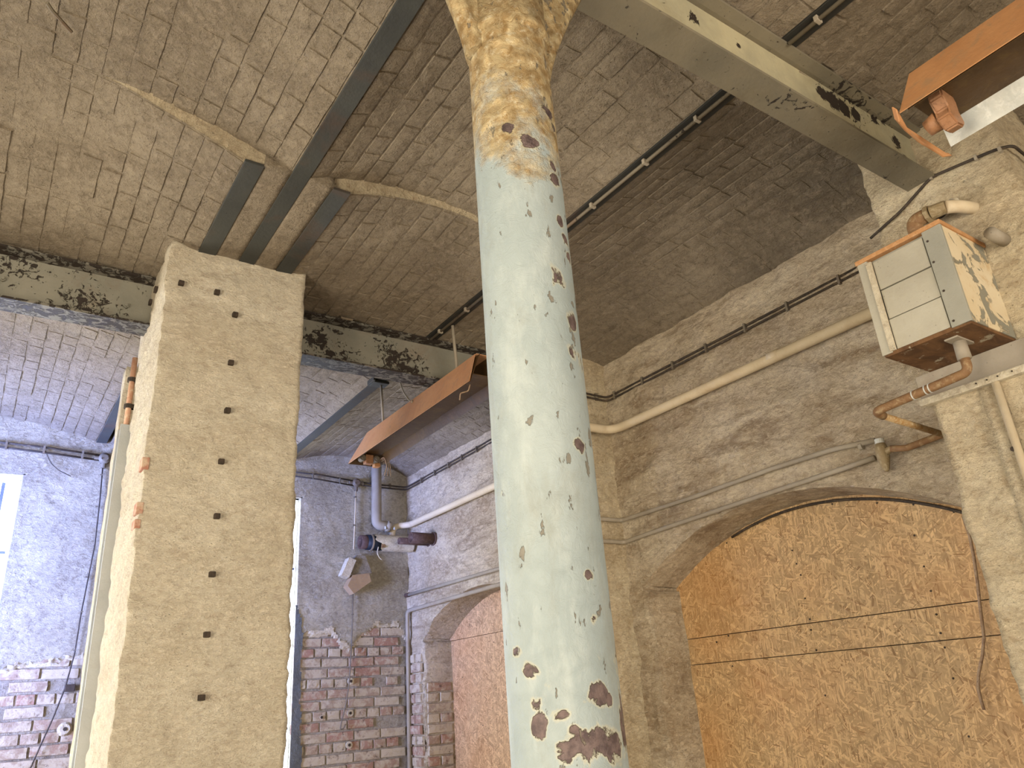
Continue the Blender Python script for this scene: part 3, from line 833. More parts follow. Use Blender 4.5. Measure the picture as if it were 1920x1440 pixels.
# vertical channel and pipe on the left flank
ch = thing('conduit_channel', (.44, 3.87, 0), 'vertical grey metal channel on the left flank of the plastered pillar', 'channel')
bm = NB(); prism(bm, [(.440, 3.825), (.502, 3.825), (.502, 3.925), (.440, 3.925), (.440, 3.915), (.492, 3.915), (.492, 3.835), (.440, 3.835)], 2, 0, 2.93); obj('channel', bm, 'channel_paint', ch)
cp = thing('riser_pipe', (.43, 3.87, 2.93), 'short reddish brown pipe with two black clips above the grey channel', 'pipe')
bm = NB(); tube(bm, [(.466, 3.85, 2.9), (.466, 3.85, 3.29)], .013, 12); obj('pipe', bm, rusty('red_brown_pipe', (.42, .22, .14), (.50, .30, .20), (.55, .42, .30)), cp, True)
for z in (3.03, 3.17):
    bm = NB(); hollow(bm, (.466, 3.85, z - .010), (.466, 3.85, z + .010), .022, .0135, 14); box(bm, .470, .502, 3.836, 3.864, z - .010, z + .010); obj('clip', bm, 'conduit_black', cp)

# ------------------------------------------------------------------ boarded arches
def arch_panel(A, za, zb, x, name, mat, parent, th=.018, inset=.0):
    c, hw, z0, rise = A; hw = hw * .985 - inset; zt = lambda y: z0 + (math.sqrt(max(0, ((hw * hw + rise * rise) / (2 * rise)) ** 2 - (y - c) ** 2)) - (hw * hw + rise * rise) / (2 * rise) + rise) + .0
    bm = NB(); N = 40
    ys = [c - hw + 2 * hw * k / N for k in range(N + 1)]
    top = [min(zb, max(zt(y), z0 - .0)) for y in ys]
    if zb > z0:
        keep = [(y, t) for y, t in zip(ys, top) if t > za + .001]
        poly = [(keep[0][0], za)] + keep + [(keep[-1][0], za)]
    else: poly = [(ys[0], za), (ys[0], zb), (ys[-1], zb), (ys[-1], za)]
    prism(bm, poly, 0, x, x + th); return obj(name, bm, mat, parent)
def screw(q, parts):
    p = at(*q, 0, XO - .002); pn = next(b for lo, hi, b in parts if lo <= p.z < hi)
    bm = NB(); tube(bm, [(XO - .0015, p.y, p.z), (XO + .006, p.y, p.z)], .0046, 8); obj('screw', bm, 'hole', pn)
bo = thing('boarded_arch', (XO, ARCH[0][0], 0), 'large arched opening closed with orange-brown strand boards, right of the iron column', 'boarding')
pn = []
for za, zb, dx in ((.0, 1.690, .0), (1.694, 1.826, .003), (1.830, 2.6, .001)):
    pn.append((za - .004, zb, arch_panel(ARCH[0], za, zb, XO + dx, 'strand_board', 'osb', bo)))
scr = [(1362, 1018), (1485, 1032), (1493, 1057), (1501, 1078), (1509, 1122), (1518, 1161), (1520, 1181), (1365, 1192), (1373, 1249), (1530, 1219), (1547, 1304), (1732, 1062), (1745, 1108), (1755, 1152), (1763, 1187),
       (1771, 1214), (1787, 1272), (1816, 1381), (1714, 1004), (1788, 960), (1712, 946), (1644, 943), (1560, 945), (1420, 982), (1343, 1204)]
for q in scr:
    screw(q, pn)
bo2 = thing('boarded_arch', (XO, ARCH[1][0], 0), 'narrow-looking arched opening closed with strand board behind the iron column, near the back corner', 'boarding')
pn = []
for za, zb in ((.0, 2.06), (2.064, 2.6)):
    pn.append((za - .004, zb, arch_panel(ARCH[1], za, zb, XO, 'strand_board', 'osb2', bo2)))
for q in ((925, 1204), (905, 1360), (867, 1270), (930, 1290), (880, 1172)):
    screw(q, pn)
# mortar fillet / black cable round the big arch
pts = []
for k in range(31):
    y = 2.70 - (2.70 - 1.40) * k / 30; pts.append((XO - .014, y, (arch_z(ARCH[0], 2.265 + (y - 2.265) * 1.02) or 2.13) - .034))
pts += [(XO - .02, 1.36, 2.07), (XO - .03, 1.345, 1.95)]
bm = NB(); tube(bm, pts, .007, 8); tag(obj('arch_cable', bm, 'conduit_black', None, True, origin=pts[0]), 'thin black cable following the top edge of the large boarded arch', 'cable')
pts = [at(*q, 0, 3.28) for q in ((1806, 968), (1818, 1005), (1826, 1045), (1833, 1095), (1838, 1140), (1845, 1195), (1842, 1230), (1835, 1262), (1834, 1290), (1840, 1315), (1845, 1331))]
bm = NB(); tube(bm, pts, .0065, 8); tag(obj('hanging_cable', bm, 'wire', None, True, origin=pts[0]), 'loose brown cable hanging in front of the strand boards beside the right pilaster', 'cable')

# ------------------------------------------------------------------ conduits and pipes
def clipped(name, label, cat, paths, rad, mat, clips, clip_mat='conduit', group=None, fil=.04, face='x', seg=8, cr=1.9):
    """parallel tubes + saddle clips given as points on the run"""
    t0 = thing(name, paths[0][0], label, cat, group)
    for p in paths:
        bm = NB(); tube(bm, p, rad, seg, fil); obj('conduit', bm, mat, t0, True)
    for c in clips:
        bm = NB(); c = Vector(c); w_ = rad * cr * (1 if len(paths) == 1 else 2.0); h_ = rad * 1.9
        if face == 'x': box(bm, c.x - rad * 1.5, c.x + rad * 1.3, c.y - h_ * .5, c.y + h_ * .5, c.z - w_, c.z + w_, .002)
        elif face == 'y': box(bm, c.x - h_ * .5, c.x + h_ * .5, c.y - rad * 1.5, c.y + rad * 1.3, c.z - w_, c.z + w_, .002)
        elif face == 'vy': box(bm, c.x - w_, c.x + w_, c.y - rad * 1.5, c.y + rad * 1.3, c.z - h_ * .5, c.z + h_ * .5, .002)
        else: box(bm, c.x - w_, c.x + w_, c.y - h_ * .5, c.y + h_ * .5, c.z - rad * 1.3, c.z + rad * 1.5, .002)
        obj('clip', bm, clip_mat, t0)
    return t0
# pair along the right wall, front bay
def wallrun(z, off, ya, yb, x=XW): return [(x - off, ya, z), (x - off, yb, z)]
za, zb = 3.300, 3.278
run = lambda z: [(XW - .012, 1.30, z), (XW - .012, 3.28, z - .006), (XP - .014, 3.285, z), (XP - .014, 3.87, z), (XW - .012, 3.875, z)]
ys = [at(px, py, 0, XW).y for px, py in ((1575, 522), (1478, 573), (1400, 618), (1327, 655), (1265, 690), (1207, 714), (1155, 742))]
clipped('cable_conduit', 'pair of thin black conduits clipped along the right wall above the cream pipe', 'conduit', [run(3.306), run(3.282)], .0065, 'conduit_black',
        [(XW - .012, y, 3.292) for y in ys] + [(XP + .25, 3.287, 3.294)], 'conduit')
z2 = 3.43
ys = [at(px, py, 0, XW).y for px, py in ((896, 838), (868, 851), (843, 865), (817, 880), (792, 895))]
run = lambda z: [(XW - .012, 3.88, z), (XW - .012, 6.06, z - .02), (2.80, 6.065, z - .02), (2.58, 6.065, z - .01)]
clipped('cable_conduit', 'pair of thin conduits on the far bay of the right wall, turning the back corner', 'conduit', [run(3.45), run(3.425)], .0065, 'conduit_black',
        [(XW - .012, y, 3.437 - (y - 3.88) * .009) for y in ys] + [(2.93, 6.065, 3.425)], 'conduit')
# back wall runs, either side of the pillar
def yb(px, py): p = at(px, py, 1, 6.06); return (p.x, 6.06, p.z)
clipped('cable_conduit', 'thin dark conduit pair on the back wall between the pillar and the round junction box', 'conduit',
        [[yb(540, 884), yb(600, 890), yb(665, 902)], [yb(540, 891), yb(600, 899), yb(665, 911)]], .0065, 'conduit_black', [yb(587, 893), yb(637, 902)], 'conduit', face='y')
clipped('cable_conduit', 'bluish conduit pair on the back wall left of the pillar, above the bright window', 'conduit',
        [[yb(-30, 826), yb(80, 838), yb(190, 854)], [yb(-30, 834), yb(80, 848), yb(190, 863)]], .0075, 'conduit_black', [yb(12, 835), yb(83, 843), yb(155, 853)], 'conduit', face='y')
def jbox(px, py, rad, label):
    c = Vector(yb(px, py)); t0 = thing('junction_box', c, label, 'junction box')
    bm = NB(); tube(bm, [c + Vector((0, .03, 0)), c + Vector((0, -.02, 0))], rad, 20); obj('body', bm, 'conduit', t0, True)
    bm = NB(); tube(bm, [c + Vector((0, -.02, 0)), c + Vector((0, -.028, 0))], [rad * .8, rad * .6], 20); obj('lid', bm, 'conduit', t0)
    for s in (-1, 1):
        bm = NB(); tube(bm, [c + Vector((s * rad * .8, 0, 0)), c + Vector((s * rad * 1.7, 0, 0))], rad * .42, 10); obj('spout', bm, 'conduit', t0)
    bm = NB(); tube(bm, [c - Vector((0, 0, rad * .8)), c - Vector((0, 0, rad * 1.8))], rad * .42, 10); obj('spout', bm, 'conduit', t0)
    for s in (-1, 1):
        bm = NB(); tube(bm, [c + Vector((s * rad * .5, -.02, s * rad * .2)), c + Vector((s * rad * .5, -.034, s * rad * .2))], .004, 6); obj('screw', bm, 'hole', t0)
jbox(668, 906, .038, 'round metal junction box on the back wall near the right corner')
jbox(196, 860, .040, 'round blue-tinged junction box on the back wall just left of the pillar')
def drop(pts, label, mat, clips, rad=.006):
    P = [yb(*q) for q in pts]; clipped('drop_conduit', label, 'conduit', [P], rad, mat, [yb(*q) for q in clips], 'conduit', face='vy', fil=.02)
drop([(667, 918), (666, 960), (664, 1010), (663, 1030)], 'thin painted conduit dropping from the junction box behind the broken pipe', 'pipe_cream', [(666, 932), (664, 985)])
drop([(662, 1112), (661, 1160), (659, 1215), (655, 1280), (649, 1320), (641, 1352), (638, 1368), (645, 1366), (648, 1358)], 'thin wire hanging with a hooked end over the exposed bricks of the back wall', 'conduit', [(661, 1152), (660, 1211)], .0045)
drop([(193, 872), (187, 940), (178, 1020), (166, 1080), (152, 1150), (140, 1225), (122, 1290), (100, 1345), (75, 1400), (55, 1445)], 'thin bluish cable dropping down the back wall beside the bright window', 'conduit_black', [(190, 890), (181, 950), (173, 1015), (162, 1082), (153, 1147), (140, 1219)], .0045)
P = [yb(85, 845), yb(95, 868), yb(110, 882), yb(133, 893)]
bm = NB(); tube(bm, P, .003, 6, .03); tag(obj('loose_wire', bm, 'conduit_black', None, True, origin=P[0]), 'short loose wire curling below the conduit left of the pillar', 'wire')
bm = NB(); p = Vector(yb(131, 1290)); box(bm, p.x - .03, p.x + .03, 6.045, 6.09, p.z - .022, p.z + .022, .005); tag(obj('switch_block', bm, 'hole', None, origin=p), 'small dark block fixed to the peeling brickwork left of the pillar', 'block')
p = Vector(yb(122, 1367)); bm = NB(); tube(bm, [p + Vector((0, .03, 0)), p + Vector((0, .005, 0))], [.045, .03], 12)
sp_ = tag(obj('plaster_boss', bm, 'scar', None, origin=p), 'pale round plaster patch with a dark hole left of the pillar foot', 'plaster patch')
bm = NB(); tube(bm, [p + Vector((0, .02, 0)), p + Vector((0, .001, 0))], .012, 10); obj('hole', bm, 'hole', sp_)
for q in ((660, 1277), (659, 1337), (657, 1397), (605, 1345)):
    p = Vector(yb(*q)); bm = NB(); tube(bm, [p + Vector((0, .035, 0)), p + Vector((0, .020, 0))], .026 if q[0] > 620 else .013, 12)
    t_ = tag(obj('fixing_hole', bm, 'scar', None, origin=p), {1277: 'topmost pale ringed fixing hole under the hooked wire', 1337: 'middle pale ringed fixing hole in the exposed bricks', 1397: 'lowest pale ringed fixing hole in the exposed bricks', 1345: 'small dark fixing hole left of the ringed ones in the exposed bricks'}[q[1]], 'hole')
    bm = NB(); tube(bm, [p + Vector((0, .034, 0)), p + Vector((0, .016, 0))], .011, 10); obj('hole', bm, 'hole', t_)

# conduit under the dark joist, with clips
def jc(y): return (J2X - .012, y, H - .014)
clipped('joist_conduit', 'thin grey conduit clipped under the near-black joist, between the two main beams', 'conduit', [[jc(1.09), jc(3.45)]], .0075, 'conduit', [jc(y) for y in (1.38, 1.66, 1.99, 2.35, 2.72, 3.05, 3.34)], 'pipe_grey', face='z')
clipped('joist_conduit', 'thin grey conduit clipped under the joist at the top right frame edge', 'conduit', [[jc(-1.0), jc(.97)]], .0075, 'conduit', [jc(y) for y in (.86, .5)], 'pipe_grey', face='z')

# cream heating pipe
xp = XW - .055
pts = [(xp, 1.20, 3.046), (xp, 3.225, 3.055), (XP - .05, 3.225, 3.055), (XP - .05, 3.93, 3.05), (xp, 3.93, 3.05), (xp, 5.93, 3.052), (2.93, 6.01, 3.05), (2.915, 6.01, 2.93)]
t0 = thing('heating_pipe', pts[0], 'thick cream painted pipe running along the right wall and round the far pilaster', 'pipe')
bm = NB(); tube(bm, pts, .027, 16, .10); obj('pipe', bm, 'pipe_cream', t0, True)
p = at(1452, 668, 0, xp); bm = NB(); tube(bm, [(xp, p.y - .03, 3.053), (xp, p.y + .03, 3.053)], .0285, 16); obj('coupling', bm, 'pipe_cream', t0, True)

# two low pipes of the front bay, crossing above the arch
def rp(px, py, x=XW - .03): p = at(px, py, 0, x); return (x, p.y, p.z)
U = [rp(1165, 976), rp(1300, 932), rp(1450, 878), rp(1560, 843), rp(1640, 826)]
t0 = thing('upper_wall_pipe', U[0], 'upper of the two grey-brown pipes crossing the wall above the large arch', 'pipe')
bm = NB(); tube(bm, [(XP + .02, 3.27, U[0][2])] + [(XW - .03, 3.27, U[0][2])] + [(x, y, z) for x, y, z in U[1:]], .012, 12, .03); obj('pipe', bm, 'pipe_grey', t0, True)
bm = NB(); tube(bm, [rp(1618, 836), rp(1612, 838)], .017, 10); obj('clip', bm, 'pipe_grey', t0)
L_ = [rp(1170, 1017), rp(1214, 1001), rp(1300, 972), rp(1437, 926), rp(1520, 899), rp(1600, 872), rp(1640, 858)]
t0 = thing('lower_wall_pipe', L_[0], 'lower of the two grey-brown pipes, just above the large arch, ending at the brass valve', 'pipe')
bm = NB(); tube(bm, [(XP + .02, 3.27, L_[0][2]), (XW - .03, 3.27, L_[0][2])] + L_[1:], .012, 12, .03); obj('pipe', bm, 'pipe_grey', t0, True)
# valve
t0 = thing('brass_valve', rp(1655, 850, 3.05), 'dull brass valve with white cap hanging on the wall under the tank pipe', 'valve')
a, b = Vector(rp(1650, 832, 3.04)), Vector(rp(1662, 880, 3.04))
bm = NB(); tube(bm, [a, a.lerp(b, .2), a.lerp(b, .55), a.lerp(b, .75), b, b.lerp(a, -.08)], [.020, .027, .026, .021, .014, .008], 14); obj('body', bm, 'brass', t0, True)
c = Vector(rp(1645, 826, 3.04)); bm = NB(); tube(bm, [a, a + (a - b).normalized() * .02], .019, 14); obj('cap', bm, 'trough_white', t0)
bm = NB(); m_ = a.lerp(b, .4); tube(bm, [m_, m_ + Vector((0, -.045, .012))], [.018, .013], 12); obj('union_nut', bm, 'brass', t0)
P = [m_ + Vector((0, -.04, .01)), Vector(rp(1700, 840, 3.05)), Vector(rp(1790, 806, 3.05))]
bm = NB(); tube(bm, P, .014, 12); tag(obj('stub_pipe', bm, 'pipe_rust', None, True, origin=P[0]), 'rusty pipe leading from the brass valve to behind the right pilaster', 'pipe')

# back bay low pipes
xb = XW - .035
t0 = thing('upper_far_pipe', (xb, 4.0, 2.46), 'open-ended grey pipe on the far wall bay, above the small boarded arch', 'pipe')
p = at(752, 1120, 0, xb); bm = NB(); tube(bm, [(xb, 3.9, 2.445), (xb, 6.02, 2.466)], .014, 12); obj('pipe', bm, 'pipe_grey', t0, True)
bm = NB(); hollow(bm, (xb, 6.0, 2.466), (xb, 6.06, 2.467), .018, .012); obj('open_end', bm, 'pipe_brown', t0)
t0 = thing('corner_pipe', (xb, 6.03, 0), 'grey pipe bending down the back corner beside the exposed bricks', 'pipe')
bm = NB(); tube(bm, [(xb, 3.9, 2.345), (xb, 6.035, 2.335), (xb, 6.04, 0.05)], .017, 12, .05); obj('pipe', bm, 'pipe_grey', t0, True)

# ------------------------------------------------------------------ fluorescent trough fittings
def trough(name, label, yn, yf, xb0, xb1, xt0, xt1, zb_, zt, m_out, m_in, m_rin, far_cham=.14, broken=False):
    t0 = thing(name, ((xt0 + xt1) / 2, (yn + yf) / 2, zt), label, 'light fitting')
    th = .003
    def sheet(nm, a, b, mat, y0a, y0b, y1a, y1b):
        """a,b: (x,z) of the upper and lower edge; y limits for each edge"""
        bm = NB(); n = Vector((b[1] - a[1], 0, -(b[0] - a[0]))).normalized() * th
        P = [Vector((a[0], y0a, a[1])), Vector((b[0], y0b, b[1])), Vector((b[0], y1b, b[1])), Vector((a[0], y1a, a[1]))]
        v = [bm.verts.new(p) for p in P] + [bm.verts.new(p + n) for p in P]
        for q in ((0, 1, 2, 3), (7, 6, 5, 4), (0, 4, 5, 1), (1, 5, 6, 2), (2, 6, 7, 3), (3, 7, 4, 0)): bm.faces.new([v[i] for i in q])
        return obj(nm, bm, mat, t0)
    c = far_cham
    sheet('side_panel', (xt0, zt), (xb0, zb_), m_out, yn + c * .3, yn, yf - c, yf)
    # the opening strip: gear tray a little up inside the trough
    zi = zb_ + (zt - zb_) * .32; f1 = .32
    xi0, xi1 = xb0 + (xt0 - xb0) * f1, xb1 + (xt1 - xb1) * f1
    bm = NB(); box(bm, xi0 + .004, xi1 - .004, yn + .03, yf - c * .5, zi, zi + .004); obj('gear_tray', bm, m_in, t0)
    sheet('side_panel', (xt1, zt), (xb1, zb_), m_rin, yn + c * .3, yn, yf - c, yf)
    bm = NB(); box(bm, xt0, xt1, yn + .03, yf - c, zt - .004, zt); obj('top_plate', bm, m_out, t0)
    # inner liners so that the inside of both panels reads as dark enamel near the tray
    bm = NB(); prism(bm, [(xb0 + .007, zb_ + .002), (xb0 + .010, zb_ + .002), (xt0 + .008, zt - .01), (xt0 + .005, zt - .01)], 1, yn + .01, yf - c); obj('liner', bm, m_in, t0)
    # far end plate, slanted
    if not broken:
        bm = slab(NB(), ((xb0, yf, zb_), (xb1, yf, zb_), (xt1, yf - c, zt), (xt0, yf - c, zt)), (0, .003, 0)); obj('end_plate', bm, m_in, t0)
    return t0
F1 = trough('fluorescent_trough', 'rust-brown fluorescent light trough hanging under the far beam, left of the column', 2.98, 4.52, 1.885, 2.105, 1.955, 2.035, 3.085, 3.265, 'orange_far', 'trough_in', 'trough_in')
# lamp holders at the far end
for x in (1.945, 2.045):
    bm = NB(); tube(bm, [(x, 4.46, 3.105), (x, 4.425, 3.11)], .022, 14); tube(bm, [(x, 4.425, 3.11), (x, 4.415, 3.11)], .012, 10); obj('lamp_holder', bm, 'conduit', F1)
bm = NB(); box(bm, 1.968, 2.022, 4.43, 4.475, 3.075, 3.135, .004); obj('starter_block', bm, 'bake', F1)
bm = NB(); box(bm, 2.04, 2.08, 4.45, 4.49, 3.065, 3.09, .003); obj('label_plate', bm, 'orange', F1)
for k in range(3):
    q = Vector((2.06 + .012 * k, 4.44, 3.10)); bm = NB(); tube(bm, [q, q + Vector((.02, -.05, .02)), q + Vector((.05, -.03, -.04)), q + Vector((.035 + .01 * k, -.02, -.10))], .003, 6, .02); obj('loose_wire', bm, 'wire', F1, True)
q = Vector((1.93, 3.05, 3.10)); bm = NB(); tube(bm, [q, q + Vector((0, .02, -.03)), q + Vector((-.03, .05, -.035)), q + Vector((-.03, .06, -.07))], .0035, 6, .01); obj('loose_wire', bm, 'wire', F1, True)
for y in (3.9, 3.55, 3.35): 
    bm = NB(); tube(bm, [(2.0, y, 3.157), (2.0, y, 3.148)], .007, 8); obj('screw', bm, 'hole', F1)
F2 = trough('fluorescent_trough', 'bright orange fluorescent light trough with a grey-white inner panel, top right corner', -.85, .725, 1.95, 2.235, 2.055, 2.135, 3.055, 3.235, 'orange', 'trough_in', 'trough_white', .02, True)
bm = NB(); prism(bm, [(-.75, .0), (.60, .0), (.60, .004), (-.75, .004)], 0, 0, .001); bm.free()
# broken, curled end strip and lamp holder
pts = [(1.945, .735, 3.085), (1.965, .745, 3.06), (2.02, .75, 3.045), (2.09, .752, 3.035), (2.15, .752, 3.04), (2.20, .748, 3.03), (2.24, .74, 3.045)]
bm = NB()
slab(bm, [Vector(p) for p in pts] + [Vector(p) + Vector((0, -.008, -.016)) for p in pts[::-1]], (0, .004, 0)); obj('curled_end_strip', bm, 'orange', F2)
bm = NB(); prism(bm, [(2.035, 3.125), (2.105, 3.125), (2.115, 3.095), (2.10, 3.06), (2.125, 3.03), (2.115, 3.012), (2.075, 3.005), (2.04, 3.03), (2.055, 3.06), (2.03, 3.09)], 1, .635, .675)
bmesh.ops.bevel(bm, geom=bm.edges[:], offset=.005, segments=2, affect='EDGES'); obj('lamp_holder', bm, 'bake', F2)
bm = NB(); tube(bm, [(2.075, .68, 3.05), (2.075, .715, 3.045)], [.03, .024], 14); obj('holder_cup', bm, 'bake', F2, True)
for y in (.40, .27):
    bm = NB(); tube(bm, [(2.09, y, 3.131), (2.09, y, 3.118)], .008, 8); obj('screw', bm, 'bake', F2)
# hangers
def hang(pts, rad, mat, label, name='hanger_rod', cat='rod', fil=0):
    bm = NB(); tube(bm, pts, rad, 10, fil); return tag(obj(name, bm, mat, None, True, origin=pts[0]), label, cat)
hang([(1.955, 3.24, 3.533), (1.985, 3.265, 3.30), (1.99, 3.27, 3.262)], .009, 'pipe_grey', 'short grey hanger rod on the near end of the rusty trough, before the far beam')
h2 = thing('hanger_rod', (1.96, 4.18, 3.54), 'thin grey hanger rod with a black beam clamp, far end of the rusty trough', 'rod')
bm = NB(); tube(bm, [(1.96, 4.18, 3.53), (1.975, 4.18, 3.262)], .008, 10); obj('rod', bm, 'pipe_grey', h2, True)
bm = NB(); box(bm, 1.895, 2.0, 4.14, 4.22, 3.528, 3.548, .004); box(bm, 1.885, 1.900, 4.13, 4.23, 3.535, 3.57, .003); obj('beam_clamp', bm, 'joist', h2)
hang([(2.0, 4.02, 3.56), (2.015, 3.98, 3.42), (2.0, 3.85, 3.30), (1.95, 3.72, 3.255), (1.93, 3.70, 3.235)], .005, 'pipe_grey', 'thin pale flex drooping from the joist onto the rusty light trough', 'flex', 'cable', .06)

# ------------------------------------------------------------------ back corner: vertical duct, torn pipe, stubs
t0 = thing('vertical_duct', (2.76, 6.0, 3.1), 'thick grey painted pipe coming down the back corner and ending in an elbow', 'pipe')
xd = at(706, 925, 1, 6.0).x; z_e = at(715, 985, 1, 6.0).z
bm = NB(); tube(bm, [(xd, 6.0, 3.72), (xd, 6.0, z_e), (xd + .10, 5.985, z_e - .01)], .044, 18, .085); obj('pipe', bm, 'pipe_grey', t0, True)
bm = NB(); tube(bm, [(xd + .085, 5.985, z_e - .005), (xd + .125, 5.975, z_e - .02)], [.05, .045], 18); obj('flange', bm, 'pipe_grey', t0, True)
bm = NB(); tube(bm, [(xd + .10, 5.955, z_e + .02), (xd + .10, 5.955, z_e - .05)], .016, 12); obj('tap_body', bm, 'conduit', t0, True)
for s in (-1, 1):
    bm = NB(); tube(bm, [(xd + .10 + s * .042, 5.945, z_e - .02), (xd + .10 + s * .042, 5.945, z_e - .045)], .008, 10); obj('wing_nut', bm, 'trough_white', t0)
t0 = thing('torn_lagged_pipe', (2.85, 5.97, 2.93), 'horizontal cream lagged pipe with torn black covering and open end, in the back corner', 'pipe')
xa_, xb_ = at(676, 1022, 1, 5.96), at(768, 1021, 1, 5.96); zz = xb_.z
bm = NB(); hollow(bm, (xa_.x - .005, 5.96, zz), (xa_.x + .09, 5.96, zz), .058, .046, 24); obj('inner_pipe', bm, 'pipe_brown', t0, True)
bm = NB(); tube(bm, [(xa_.x + .05, 5.96, zz), (xa_.x + .20, 5.96, zz)], .064, 24); obj('black_covering', bm, 'black', t0, True)
bm = NB(); seg = 28; A_, B_, C_ = [], [], []
for k in range(seg):
    an = 2 * PI * k / seg; jag = .035 * (random.random() - .5) + (.05 if 1.6 < an < 3.4 else -.01)
    for lst, x_, rr in ((A_, xa_.x + .13 + jag, .069), (B_, xb_.x + .015, .069), (C_, xb_.x + .015, .060)):
        lst.append(bm.verts.new((x_, 5.96 - rr * math.sin(an), zz + rr * math.cos(an))))
for P_, Q_ in ((A_, B_), (B_, C_)):
    for k in range(seg): bm.faces.new((P_[k], P_[(k + 1) % seg], Q_[(k + 1) % seg], Q_[k]))
bm.faces.new(C_); obj('lagging', bm, 'cream_edge', t0, False)
bm = NB(); tube(bm, [(xa_.x + .085, 5.96, zz), (xa_.x + .10, 5.96, zz)], .067, 24); obj('torn_rim', bm, 'pipe_grey', t0)
bm = NB(); q = Vector((xa_.x + .14, 5.91, zz - .045)); tube(bm, [q, q + Vector((-.012, 0, -.05)), q + Vector((.008, 0, -.09)), q + Vector((.03, 0, -.105))], .004, 6, .02); obj('torn_shred', bm, 'cream_edge', t0)
bm = NB(); box(bm, xa_.x + .165, xa_.x + .20, 5.895, 5.912, zz - .05, zz - .005, .004); obj('torn_flap', bm, 'pipe_rust', t0)
def stub(a, b, ro, label):
    t_ = thing('pipe_stub', b, label, 'pipe'); bm = NB(); hollow(bm, a, b, ro, ro * .82); obj('pipe', bm, 'pipe_brown', t_, True)
    bm = NB(); tube(bm, [Vector(b) + Vector((.0, 0, 0)), Vector(b) + Vector((-.012, 0, 0))], ro * 1.25, 14); obj('collar', bm, 'pipe_brown', t_)
a = at(770, 1008, 1, 5.60); stub((a.x, 5.60, a.z), (XW + .0, 5.60, a.z), .046, 'larger open brown rusted pipe stub on the right wall near the back corner')
a = at(748, 1014, 1, 5.68); stub((a.x, 5.68, a.z), (XW + .0, 5.68, a.z), .029, 'smaller brown rusted pipe stub beside the larger one near the back corner')
# hanging broken cover below
t0 = thing('broken_bracket', at(668, 1085, 1, 6.0), 'broken brown cover and grey strap hanging below the torn pipe on the back wall', 'debris')
q = [at(*p_, 1, 5.99) for p_ in ((655, 1045), (668, 1050), (655, 1083), (641, 1078))]
bm = slab(NB(), q, (0, .085, 0)); obj('strap', bm, 'cream_edge', t0)
q = [at(*p_, 1, 5.98) for p_ in ((662, 1078), (692, 1075), (696, 1090), (664, 1113), (652, 1098))]
bm = slab(NB(), q, (0, .095, 0)); obj('cover', bm, rusty('tan_board', (.36, .245, .14), (.30, .20, .11), (.26, .19, .13)), t0)
q = [at(*p_, 1, 6.02) for p_ in ((670, 1040), (685, 1042), (697, 1072), (690, 1088), (660, 1085), (655, 1062))]
bm = slab(NB(), q, (0, .06, 0)); obj('rubble', bm, 'mortar', t0)

# ------------------------------------------------------------------ tank box on the pilaster
TX, TY0, TY1, TZ0, TZ1 = 2.45, .905, 1.205, 2.595, 2.965
tk = thing('tank_box', (2.6, 1.05, TZ0), 'slatted wooden tank box in peeling grey and cream paint, fixed to the right pilaster', 'box')
bm = NB(); box(bm, TX + .02, XP + .01, TY0 + .015, TY1 - .015, TZ0 + .012, TZ1 - .01); obj('body', bm, 'frame_grey', tk)
bm = NB(); box(bm, TX + .006, XP - .002, TY0, TY0 + .014, TZ0 + .002, TZ1 - .004, .002); obj('side_panel', bm, 'peel', tk)
bm = NB(); box(bm, TX + .006, XP - .002, TY1 - .014, TY1, TZ0 + .002, TZ1 - .004, .002); obj('side_panel', bm, 'frame_grey', tk)
bm = NB(); box(bm, TX - .001, TX + .012, TY0 - .002, TY0 + .062, TZ0, TZ1 - .008, .002); obj('corner_post', bm, 'frame_grey', tk)
bm = NB(); box(bm, TX + .001, TX + .012, TY0 + .002, TY0 + .026, TZ0, TZ1 - .008, .001); obj('corner_strip', bm, 'peel', tk)
bm = NB(); box(bm, TX - .001, TX + .012, TY1 - .035, TY1 + .002, TZ0, TZ1 - .008, .002); obj('corner_post', bm, 'slat', tk)
bm = NB(); box(bm, TX - .006, TX + .004, TY1 - .050, TY1 - .030, TZ0 + .004, TZ1 - .02, .001); obj('raised_edge', bm, 'cream_edge', tk)
hs = (TZ1 - .022 - TZ0 - .004) / 3
for k in range(3):
    z0 = TZ0 + .004 + k * hs
    bm = NB(); box(bm, TX + (.003 if k != 1 else .0055), TX + .014, TY0 + .066, TY1 - .052, z0 + .002, z0 + hs - .002, .0015); obj('slat', bm, 'slat', tk)
for y, z in ((TY0 + .05, TZ1 - .05), (TY0 + .052, TZ0 + .24), (TY0 + .05, TZ0 + .13), (TY0 + .05, TZ0 + .02)):
    bm = NB(); tube(bm, [(TX + .001, y, z), (TX - .003, y, z)], .004, 8); obj('screw', bm, 'hole', tk)
bm = NB(); box(bm, TX - .006, XP, TY0 - .006, TY1 + .006, TZ1 - .010, TZ1 + .006, .002); obj('lid', bm, 'wood_orange', tk)
bm = NB(); box(bm, TX + .004, XP, TY0 + .004, TY1 - .004, TZ0 - .008, TZ0 + .006, .002); obj('bottom_board', bm, 'under', tk)
bm = NB(); hollow(bm, (2.52, TY0 - .0015, 2.76), (2.52, TY0 + .002, 2.76), .001, .0005, 6); bm.free()
